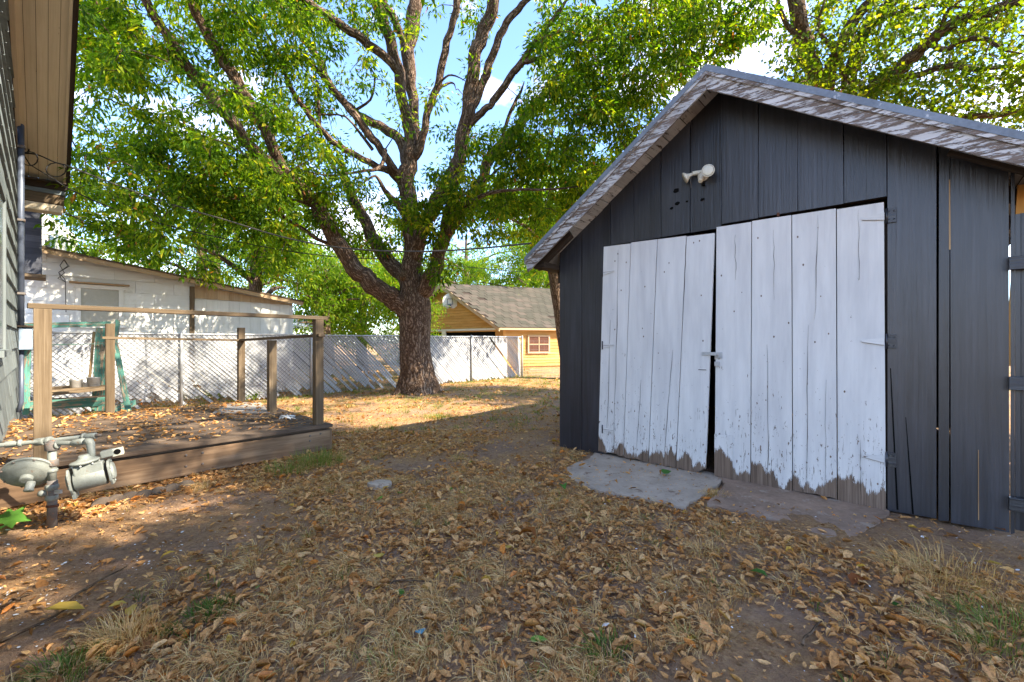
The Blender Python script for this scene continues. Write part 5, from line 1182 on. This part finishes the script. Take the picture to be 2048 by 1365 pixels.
tag(lp.build('cable_loop', M['cable'], None, origin=P(100, 330, 6.4)), 'loose coils of black cable hanging under the house soffit', 'cable')

# ---------------------------------------------------------------- litter: density map in ground coordinates
def strawf(x, y):
    px = 1024+FP*x/y; py = 682.5+EYE*FP/y
    c = np.exp(-(((px-860)/600)**2+((py-1290)/230)**2))+np.exp(-(((px-1950)/170)**2+((py-1230)/120)**2))*.6+np.exp(-(((px-1000)/700)**2+((py-960)/100)**2))*.5+.10
    return np.clip(c*(.62+.7*sn(x, y, 2.2)), 0, 1)
def inpoly(x, y, poly):
    c = np.zeros(len(x), bool); j = len(poly)-1
    for i in range(len(poly)):
        xi, yi = poly[i]; xj, yj = poly[j]
        k = ((yi > y) != (yj > y)) & (x < (xj-xi)*(y-yi)/(yj-yi+1e-12)+xi); c ^= k; j = i
    return c
def gpoly(pp): return [tuple(G(a, b)[:2]) for a, b in pp]
DIRT = [gpoly(p) for p in ([(-200, 1060), (130, 1040), (400, 985), (560, 985), (590, 1030), (500, 1080), (400, 1120), (330, 1165), (250, 1215), (130, 1290), (-100, 1400), (-400, 1400)],
        [(1420, 985), (1780, 1010), (2048, 1060), (2300, 1100), (2300, 1180), (2048, 1160), (1900, 1140), (1700, 1110), (1540, 1065)], [(1470, 1190), (1600, 1200), (1660, 1290), (1640, 1450), (1350, 1450), (1450, 1260)],
        [(930, 905), (1040, 862), (1115, 860), (1115, 925), (1000, 935)], [(700, 925), (850, 905), (930, 925), (800, 940)], [(900, 1160), (980, 1155), (980, 1200), (880, 1200)])]
APR = [gpoly([(1130, 941), (1173, 915), (1196, 895), (1433, 948), (1442, 965), (1371, 1014), (1247, 990), (1192, 979)]), gpoly([(1432, 955), (1775, 1017), (1800, 1040), (1745, 1090), (1655, 1086), (1560, 1046), (1410, 1010)])]
def sn(x, y, f=1.0): return (np.sin(1.9*x*f+1.3)*np.sin(2.3*y*f+.4)+np.sin(3.7*x*f-1.9*y*f)*.6+np.sin(5.9*y*f+4.1*x*f+2)*.5)/2.1
def density(x, y):
    jx = x+rng.normal(0, .06, len(x)); jy = y+rng.normal(0, .06, len(x)); d = .74+.30*sn(x, y, 1.3)+.28*sn(x+3, y+1, .55)
    d = np.where(y > 7.5, d*.75, d)
    for k, p in enumerate(DIRT): d = np.where(inpoly(jx, jy, p), .09+.05*sn(x, y, 2), d)
    for k, p in enumerate(APR): d = np.where(inpoly(x, y, p), (.025, .03)[k], d)
    rel = np.stack([x-P0.x, y-P0.y], -1); back = -(rel@np.array([Nv.x, Nv.y])); sa = rel@np.array([Dv.x, Dv.y])
    d = np.where((back > -.02) & (sa > -.02), 0, d)
    dk = np.stack([x-Cc.x, y-Cc.y], -1); a = dk@np.array([Fd.x, Fd.y]); b = dk@np.array([Gd.x, Gd.y])
    d = np.where((a > 0) & (b > -.05) & (b < DB), 0, d)
    hw = (x-H0.x)*Hn.x+(y-H0.y)*Hn.y; d = np.where(hw < .02, 0, d)
    return np.clip(d, 0, 1)
def samples(n, ylo, yhi, power=1.0):
    y = ylo+(yhi-ylo)*rng.random(n)**power; x = (rng.random(n)*2.5-1.25)*y; wgt = None
    return x, y
def litter_leaves(x, y, z, size, w0=.55, flat_=.25, curl=.5):
    n = len(x); L_ = size[:, None]; yaw = rng.random(n)*6.283; ca, sa = np.cos(yaw), np.sin(yaw)
    tilt = rng.normal(0, flat_, n); roll = rng.normal(0, flat_*1.1, n)
    a = np.stack([ca*np.cos(tilt), sa*np.cos(tilt), np.sin(tilt)], -1); up0 = np.array([0, 0, 1.0])
    s_ = np.cross(np.tile(up0, (n, 1)), a); s_ /= np.linalg.norm(s_, axis=1)[:, None]; u_ = np.cross(a, s_)
    s2 = s_*np.cos(roll)[:, None]+u_*np.sin(roll)[:, None]; u2 = np.cross(a, s2)
    cu = rng.normal(0, curl, n)[:, None]; cs = np.abs(rng.normal(.0, curl, n))[:, None]; wd = (w0*rng.uniform(.7, 1.25, n))[:, None]; bend = rng.normal(0, .12, n)[:, None]
    V = []
    for t, wv, e in ((-.5, 0, 0), (-.2, .46, 1), (-.2, 0, 0), (-.2, -.46, 1), (.2, .38, 1), (.2, 0, 0), (.2, -.38, 1), (.5, 0, 0)):
        V.append(a*L_*t+s2*L_*wd*wv*(1-.25*cs*e)+u2*L_*(cu*(t*t-.12)*.9+cs*e*.22)+s2*L_*bend*(t*t*4-.3))
    V = np.stack(V, 1); base = np.stack([x, y, z], -1); V += base[:, None, :]
    # keep every leaf just above what it lies on
    low = V[:, :, 2].min(1)-z; V[:, :, 2] -= (low-.002-rng.random(n)*.012)[:, None]
    i0 = (np.arange(n)*8)[:, None]; tri = np.concatenate([i0+np.array([0, 1, 2]), i0+np.array([0, 2, 3]), i0+np.array([4, 7, 5]), i0+np.array([5, 7, 6])]); quad = np.concatenate([i0+np.array([1, 4, 5, 2]), i0+np.array([2, 5, 6, 3])])
    return V.reshape(-1, 3), [tri, quad]
def solo_leaf(v8, mat, rn, name, label, group, cat='leaf', th=0):
    c = v8.mean(0); f = [np.array([[0, 1, 2], [0, 2, 3], [4, 7, 5], [5, 7, 6]]), np.array([[1, 4, 5, 2], [2, 5, 6, 3]])]
    o = npmesh(name, v8-c, f, mat, np.full(8, rn), True, tuple(c)); return tag(o, label, cat, group)
x, y = samples(135000, 1.15, 6.2, .8)
k = rng.random(len(x)) < density(x, y)*np.clip(.62*(y/1.6)**.35, 0, 1)*.62*(1-.55*strawf(x, y)); x, y = x[k], y[k]
x2, y2 = samples(45000, 6.2, 15.5, .8); k = rng.random(len(x2)) < density(x2, y2)*.75; x2, y2 = x2[k], y2[k]
X_ = np.concatenate([x, x2]); Y_ = np.concatenate([y, y2]); Z_ = gh(X_, Y_)
SZ = np.clip(rng.lognormal(-3.30, .42, len(X_)), .015, .082)*np.where(Y_ > 6.2, 1.25, 1)
onap = inpoly(X_, Y_, APR[0]); Z_ = np.where(onap, .027, Z_)
V_, F_ = litter_leaves(X_, Y_, Z_, SZ, flat_=.24, curl=.7, w0=.55)
RN = np.clip(rng.beta(1.6, 1.7, len(X_))*.93, 0, .92); q = rng.random(len(X_)); RN = np.where(q < .035, .94, RN); RN = np.where(q < .008, .985, RN); RN = np.where(q > .9985, 1.0, RN)
# the 300 that show largest lie singly
inside = (np.abs(X_/Y_) < 1.14) & (EYE/Y_*FP < 676)
app = np.where(inside, SZ/Y_, 0); top = np.argsort(-app)[:290]; V8 = V_.reshape(-1, 8, 3)
for i in top:
    r_ = RN[i]; cw_ = 'green' if r_ > .995 else 'yellow' if r_ > .975 else 'rust orange' if r_ > .925 else 'pale tan' if r_ > .6 else 'mid brown' if r_ > .3 else 'dark brown'
    px_ = 1024+FP*X_[i]/Y_[i]; pl_ = 'bottom left' if px_ < 512 else 'bottom centre left' if px_ < 1024 else 'bottom centre right' if px_ < 1536 else 'bottom right'
    far_ = 'nearest to the viewer' if Y_[i] < 1.9 else 'a few steps ahead'; sz_ = 'large' if SZ[i] > .07 else 'small'
    solo_leaf(V8[i], M['leaf_dead'], r_, 'fallen_leaf', '%s %s dry leaf at %s, %s' % (sz_, cw_, pl_, far_), '%s %s dry leaves at %s, %s' % (sz_, cw_, pl_, far_))
rest = np.ones(len(X_), bool); rest[top] = False; Vr = V8[rest].reshape(-1, 3); m_ = int(rest.sum()); i0 = (np.arange(m_)*8)[:, None]
Fr = [np.concatenate([i0+np.array(q) for q in ([0, 1, 2], [0, 2, 3], [4, 7, 5], [5, 7, 6])]), np.concatenate([i0+np.array(q) for q in ([1, 4, 5, 2], [2, 5, 6, 3])])]
o = npmesh('leaf_litter', Vr, Fr, M['leaf_dead'], np.repeat(RN[rest], 8)); struct(o, 'stuff', 'brown and tan fallen leaves strewn thickly over the yard')
# crumbled leaf bits between the whole leaves
xc, yc = samples(90000, 1.15, 7.5, .8); k = rng.random(len(xc)) < np.clip(density(xc, yc)*.6+.07, 0, 1); xc, yc = xc[k], yc[k]
Vd, Fdk = litter_leaves(xc, yc, gh(xc, yc)+np.where(inpoly(xc, yc, APR[0]), .024, 0), rng.uniform(.008, .026, len(xc)), .6, .3, .6); struct(npmesh('leaf_crumbs', Vd, Fdk, M['leaf_dead'], np.repeat(rng.beta(1.5, 1.5, len(xc))*.95, 8)), 'stuff', 'small crumbled brown leaf bits between the whole leaves')
# leaves on the deck, thick along its far half
n = 3200; a = rng.random(n)*FLn; b = rng.random(n)*DB; xk = Cc.x+Fd.x*a+Gd.x*b; yk = Cc.y+Fd.y*a+Gd.y*b
k = rng.random(n) < np.clip(.25+.6*(b/DB)+.35*sn(xk, yk, 2), 0.05, 1); xk, yk = xk[k], yk[k]
Vd, Fdk = litter_leaves(xk, yk, np.full(len(xk), DH+.003), np.clip(rng.lognormal(-3.2, .4, len(xk)), .015, .09)); struct(npmesh('deck_leaves', Vd, Fdk, M['leaf_dead'], np.repeat(rng.beta(1.6, 1.7, len(xk))*.9, 8)), 'stuff', 'dry leaves scattered over the deck boards')
# drift of leaves on the shed roof edge
n = 260; s_ = rng.uniform(1.85, 3.7, n); o_ = rng.uniform(-.5, .33, n); pp = np.array([F(a, rooftop(a)+.012, b) for a, b in zip(s_, o_)])
Vd, Fdk = litter_leaves(pp[:, 0], pp[:, 1], pp[:, 2], rng.uniform(.03, .06, n)); struct(npmesh('roof_litter', Vd, Fdk, M['leaf_dead'], np.repeat(rng.random(n)*.4, 8)), 'stuff', 'dark leaf crumbs along the right slope of the shed roof')

# special single leaves and scraps
def special(px, py, size, mat, label, name='fallen_leaf', h=0.0, yaw=None, w0=.7, cat='leaf'):
    g = G(px, py, h); v, f = litter_leaves(np.array([g.x]), np.array([g.y]), np.array([gz(g.x, g.y)+.012 if h == 0 else h+.002]), np.array([size]), w0, .15, .45)
    solo_leaf(v, M[mat], random.random(), name, label, None, cat)
special(1127, 979, .12, 'leaf_green', 'fresh light green leaf lying in the litter before the concrete slab', w0=.9)
special(1331, 948, .10, 'leaf_green', 'fresh green leaf lying on the concrete slab at the left door leaf', h=.027, w0=.8)
special(1517, 1152, .095, 'leaf_green', 'bright green leaf on the ground right of centre', w0=.95)
special(926, 989, .075, 'leaf_yellow', 'yellow rounded leaf lying left of the concrete slab', w0=.95)
special(1058, 1078, .16, 'leaf_rust', 'long reddish brown leaf curled up in the middle of the litter', w0=.5)
special(1015, 1098, .06, 'leaf_yellow', 'small yellow leaf just below the long reddish leaf')
special(801, 1190, .05, 'leaf_green', 'small pale green leaf on bare soil near the bottom centre')
special(757, 1115, .07, 'leaf_yellow', 'yellowish leaf in the dry grass left of centre')
special(1710, 1168, .12, 'leaf_rust', 'dark red brown curled leaf in the pile right of the dirt patch', w0=.45)
special(1795, 1215, .06, 'leaf_green', 'folded green leaf in the leaf pile at the lower right')
special(1985, 1058, .20, 'leaf_rust', 'long rust brown curled leaf at the foot of the shed corner', w0=.35)
special(1985, 1133, .09, 'leaf_yellow', 'tan yellow leaf on the dirt near the shed corner')
special(840, 1278, .06, 'leaf_blue', 'small crumpled blue paper scrap in the dry grass', 'blue_scrap', cat='scrap')
special(1371, 1217, .04, 'leaf_blue', 'tiny blue paper scrap right of centre in the leaves', 'blue_scrap', cat='scrap')
special(130, 1232, .14, 'leaf_yellow', 'large ochre leaf on the bare soil at the lower left', w0=.7)
special(235, 1212, .07, 'leaf_yellow', 'yellow leaf left of a pair caught in the grass tuft')
special(262, 1226, .07, 'leaf_yellow', 'yellow leaf right of a pair caught in the grass tuft')
st = MB(); c = G(760, 969); pts = []
for k in range(11):
    a = k/11*6.283; pts.append(c+Vector((math.cos(a)*.105*random.uniform(.85, 1.1), math.sin(a)*.075*random.uniform(.85, 1.1), .022)))
tag(MB().prism(pts, Vector((0, 0, -.05)), Vector((1, 0, 0)), Vector((0, 1, 0))).build('flat_stone', M['concrete'], None, origin=c, bevel=.006), 'flat pale stone lying among leaves in front of the deck corner', 'stone')
def stick(a, b, r, label):
    pa, pb_ = G(*a, .012), G(*b, .012); ps = [pa.lerp(pb_, t)+Vector((random.uniform(-.02, .02), random.uniform(-.02, .02), .006))*(0 < t < 1) for t in (0, .2, .4, .6, .8, 1)]
    o, rr = catmull(ps, [r, r*.95, r*.9, r*.8, r*.6, r*.35], 3); tag(MB().tube(o, rr, 6, rough=.2).build('fallen_twig', M['bark2'], None, origin=pa), label, 'twig')
stick((0, 1285), (165, 1205), .007, 'longest dry twig lying across the soil at the lower left'); stick((120, 1215), (255, 1132), .006, 'dry twig continuing up the bare soil towards the deck')
stick((0, 1215), (60, 1190), .008, 'short thick twig at the left edge of the soil'); stick((1605, 1290), (1648, 1240), .006, 'dark straight twig beside the leaf pile at lower right')
stick((780, 1168), (870, 1165), .005, 'grey twig on the ground below centre'); stick((1215, 1235), (1275, 1240), .006, 'short dark twig in the dry grass right of centre')
# crumbs of paint and pale grit on the bare soil
n = 420; gx_ = rng.uniform(-60, 560, n); gy_ = rng.uniform(1000, 1340, n); gp_ = np.array([G(a, b)[:] for a, b in zip(gx_, gy_)]); k = inpoly(gp_[:, 0], gp_[:, 1], DIRT[0]); gp_ = gp_[k]
n = 260; g2 = np.stack([rng.uniform(.2, 3.4, n), rng.uniform(1.3, 4, n), np.zeros(n)], -1); gp_ = np.concatenate([gp_, g2])
Vd, Fdk = litter_leaves(gp_[:, 0], gp_[:, 1], gh(gp_[:, 0], gp_[:, 1]), rng.exponential(.006, len(gp_))+.005, .6, .2, .1); struct(npmesh('paint_chips', Vd, Fdk, M['plastic_white'], np.repeat(rng.random(len(gp_)), 8)), 'stuff', 'tiny white chips and grit scattered on the bare soil')
# soil clods and grit
n = 26000; xg, yg = samples(n, 1.15, 5.5, .8); k = rng.random(n) < np.where(density(xg, yg) < .3, 1, .25)*(density(xg, yg) > .02); xg, yg = xg[k], yg[k]; n = len(xg)
rr = (rng.exponential(.0022, n)+.0018)[:, None]; c0 = np.stack([xg, yg, gh(xg, yg)+rr[:, 0]*.3], -1); V = []
for d_ in ((1, 0, 0), (-1, 0, 0), (0, 1, 0), (0, -1, 0), (0, 0, .7), (0, 0, -.7)): V.append(c0+np.array(d_)*rr*rng.uniform(.6, 1.4, (n, 3))+rng.normal(0, .2, (n, 3))*rr)
V = np.stack(V, 1).reshape(-1, 3); i0 = (np.arange(n)*6)[:, None]
struct(npmesh('soil_grit', V, np.concatenate([i0+np.array(q) for q in ([0, 2, 4], [2, 1, 4], [1, 3, 4], [3, 0, 4])]), M['ground']), 'stuff', 'small brown clods and grit on the bare soil')
# dead twiglets and stems mixed into the litter
def blades(name, X, Y, H_, lean_, mat, label, wd=.0018, per=1, z0=None, rnv=None, seg_=3):
    n = len(X); yaw = rng.random(n)*6.283 if not isinstance(lean_, tuple) else lean_[1]; ln = lean_[0] if isinstance(lean_, tuple) else lean_
    dx = np.stack([np.cos(yaw), np.sin(yaw), np.zeros(n)], -1); sx_ = np.stack([-np.sin(yaw), np.cos(yaw), np.zeros(n)], -1)
    b0 = np.stack([X, Y, gh(X, Y)-.004 if z0 is None else z0], -1); V = []; tw = rng.uniform(-.6, .6, n)[:, None]
    for t, wv in ((0, 1), (.35, .95), (.7, .65), (1, .1)):
        ang = ln*(t**.8); c = b0+dx*(H_*t*np.sin(ang))[:, None]+np.array([0, 0, 1])*(H_*t*np.cos(ang)+.004*(t > 0))[:, None]+sx_*(tw*(H_*t*t)[:, None]*.4)
        V += [c+sx_*(wd*wv*.5), c-sx_*(wd*wv*.5)+np.array([0, 0, wd*.3])]
    V = np.stack(V, 1).reshape(-1, 3); i0 = (np.arange(n)*8)[:, None]; f = np.concatenate([i0+np.array(q) for q in ([0, 1, 3, 2], [2, 3, 5, 4], [4, 5, 7, 6])])
    rv = rng.random(n) if rnv is None else rnv; o = npmesh(name, V, f, M[mat], np.repeat(rv, 8)); return struct(o, 'stuff', label)
def tufts(n, ylo, yhi, per, acc, rad, pw=.8):
    x, y = samples(n, ylo, yhi, pw); k = rng.random(n) < acc(x, y); x, y = x[k], y[k]; m = len(x)
    X = np.repeat(x, per); Y = np.repeat(y, per); th = rng.random(m*per)*6.283; rr = np.repeat(rng.uniform(.5, 1.2, m), per)*rad*rng.random(m*per)**.6
    return X+np.cos(th)*rr, Y+np.sin(th)*rr, th
def ok(x, y): return density(x, y) > .3
def projx(x, y): return 1024+FP*x/y
def projy(y): return 682.5+EYE*FP/y
def strawacc(x, y):
    return strawf(x, y)*ok(x, y)
X, Y, th = tufts(7000, 1.15, 6.5, 34, strawacc, .055)
blades('dry_grass', X, Y, rng.uniform(.025, .10, len(X)), (rng.uniform(.9, 1.56, len(X)), th+rng.normal(0, .7, len(X))), 'straw', 'straw coloured dead grass tufts spread through the near yard', .0022)
X, Y, th = tufts(700, 1.2, 6.5, 16, lambda x, y: strawacc(x, y)*.5, .05)
blades('fresh_grass', X, Y, rng.uniform(.03, .075, len(X)), (rng.uniform(.2, 1.0, len(X)), th), 'grass', 'sparse fresh green blades among the dead grass', .0026)
X, Y, th = tufts(9000, 6.0, 16, 14, lambda x, y: np.clip(.25+.5*sn(x, y, .8)+.03*(y-6), 0, .8)*ok(x, y), .11)
blades('far_grass', X, Y, rng.uniform(.03, .085, len(X)), (rng.uniform(.2, 1.2, len(X)), th), 'grass', 'thin yellow green grass towards the back fence', .006, rnv=np.clip(rng.normal(.72, .22, len(X)), 0, 1))
def patch(name, px, py, r, n, hmin, hmax, mat, label, ln=(.1, 1.0), wd=.003, rn=None, h=0.0):
    g = G(px, py, h); th = rng.random(n)*6.283; rr = r*rng.random(n)**.6; X = g.x+np.cos(th)*rr; Y = g.y+np.sin(th)*rr*.8
    o = blades(name, X, Y, rng.uniform(hmin, hmax, n), (rng.uniform(ln[0], ln[1], n), th+rng.normal(0, .5, n)), mat, label, wd, rnv=rn); return o
patch('grass_tuft', 640, 925, .26, 420, .06, .17, 'grass', 'yellow green grass tuft growing against the deck corner', (.1, .8), .004, rng.uniform(.5, 1, 420))
patch('grass_tuft', 575, 945, .2, 200, .05, .15, 'grass', 'thin tuft before the deck fascia beside the corner tuft', (.1, .9), .004, rng.uniform(.6, 1, 200))
patch('grass_tuft', 262, 1275, .14, 420, .05, .13, 'straw', 'orange straw tuft at the lower left with yellow leaves in it', (.2, 1.2), .0025)
patch('grass_tuft', 425, 1222, .11, 330, .02, .06, 'grass', 'dark green grass clump left of centre', (.2, 1.1), .003, rng.uniform(0, .4, 330))
patch('grass_tuft', 345, 1262, .05, 120, .02, .05, 'grass', 'small green sprig beside the dark green clump', (.2, 1.1), .003, rng.uniform(0, .3, 120))
patch('grass_tuft', 140, 1340, .12, 260, .03, .09, 'grass', 'green and straw grass at the bottom left corner', (.2, 1.1), .003)
patch('grass_tuft', 1430, 990, .10, 260, .03, .08, 'straw', 'straw tuft in the joint between the two concrete slabs', (.4, 1.4), .0025)
patch('grass_tuft', 1880, 1150, .30, 420, .05, .17, 'straw', 'wiry dry stems near the sunlit spot at the right', (.3, 1.4), .0022)
patch('grass_tuft', 1215, 1300, .09, 90, .04, .10, 'grass', 'fresh green blades sprouting near the bottom centre', (.3, 1.2), .004, rng.uniform(0, .4, 90))
patch('grass_tuft', 2010, 1270, .25, 300, .05, .13, 'grass', 'green and dry blades at the right edge', (.3, 1.4), .003)
patch('grass_tuft', 1400, 1100, .12, 160, .03, .08, 'straw', 'small straw tuft below the right concrete slab', (.4, 1.4), .0025)
patch('grass_tuft', 880, 835, .3, 220, .04, .10, 'grass', 'green tuft in the dappled ground in front of the tree', (.2, 1.1), .006)
# weeds by the fence foot
for px, py, lab in ((425, 800, 'leafy green weed at the fence foot beside the steel post'), (500, 800, 'yellow green weed behind the wooden post at the fence')):
    g = G(px, py); cs = [Vector((g.x, g.y, .06))+Vector((random.uniform(-.2, .2), random.uniform(-.1, .1), random.uniform(0, .14))) for _ in range(8)]
    o = leafmesh('weed', cs, 22, .09, .06, M['leaf_back'], None); o['label'] = lab
# lobed green plant at the left edge
pl = thing('broadleaf_plant', G(-30, 1100), 'broad lobed green leaves of a young plant poking in at the left edge', 'plant')
def lobed(c, size, yaw, tilt):
    pts = [(0, 0), (.25, .18), (.12, .42), (.38, .30), (.42, .55), (.62, .26), (1, .10), (.80, -.06), (.95, -.32), (.60, -.2), (.50, -.48), (.36, -.24), (.10, -.40), (.2, -.14)]
    a = Vector((math.cos(yaw), math.sin(yaw), tilt)).normalized(); s_ = Vector((-math.sin(yaw), math.cos(yaw), .15)).normalized()
    v = [c+a*(p[0]*size)+s_*(p[1]*size)+Zv*(-.18*size*p[0]**2+.1*size*abs(p[1])) for p in pts]; mid = c+a*(.5*size)+Zv*(-.06*size)
    n = len(v); V = np.array([list(q-Vector(pl['_o'])) for q in v+[mid]]); f = np.array([[i, (i+1) % n, n] for i in range(n)])
    npmesh('leaf', V, f, M['leaf_green'], np.full(len(V), random.random()), parent=pl)
    MB().tube([Vector(pl['_o']), Vector(pl['_o']).lerp(c, .6)+Zv*.05, c], .003, 5).build('stalk', M['leaf_green'], pl)
lobed(P(-30, 1038, 2.95), .27, .05, .05); lobed(P(-35, 1150, 2.6), .2, .2, .1); lobed(P(-30, 1178, 2.5), .18, -.3, -.1); lobed(P(-40, 1060, 2.7), .2, -.6, 0)

# ---------------------------------------------------------------- tidy helper properties
for o in bpy.data.objects:
    if '_o' in o: del o['_o']
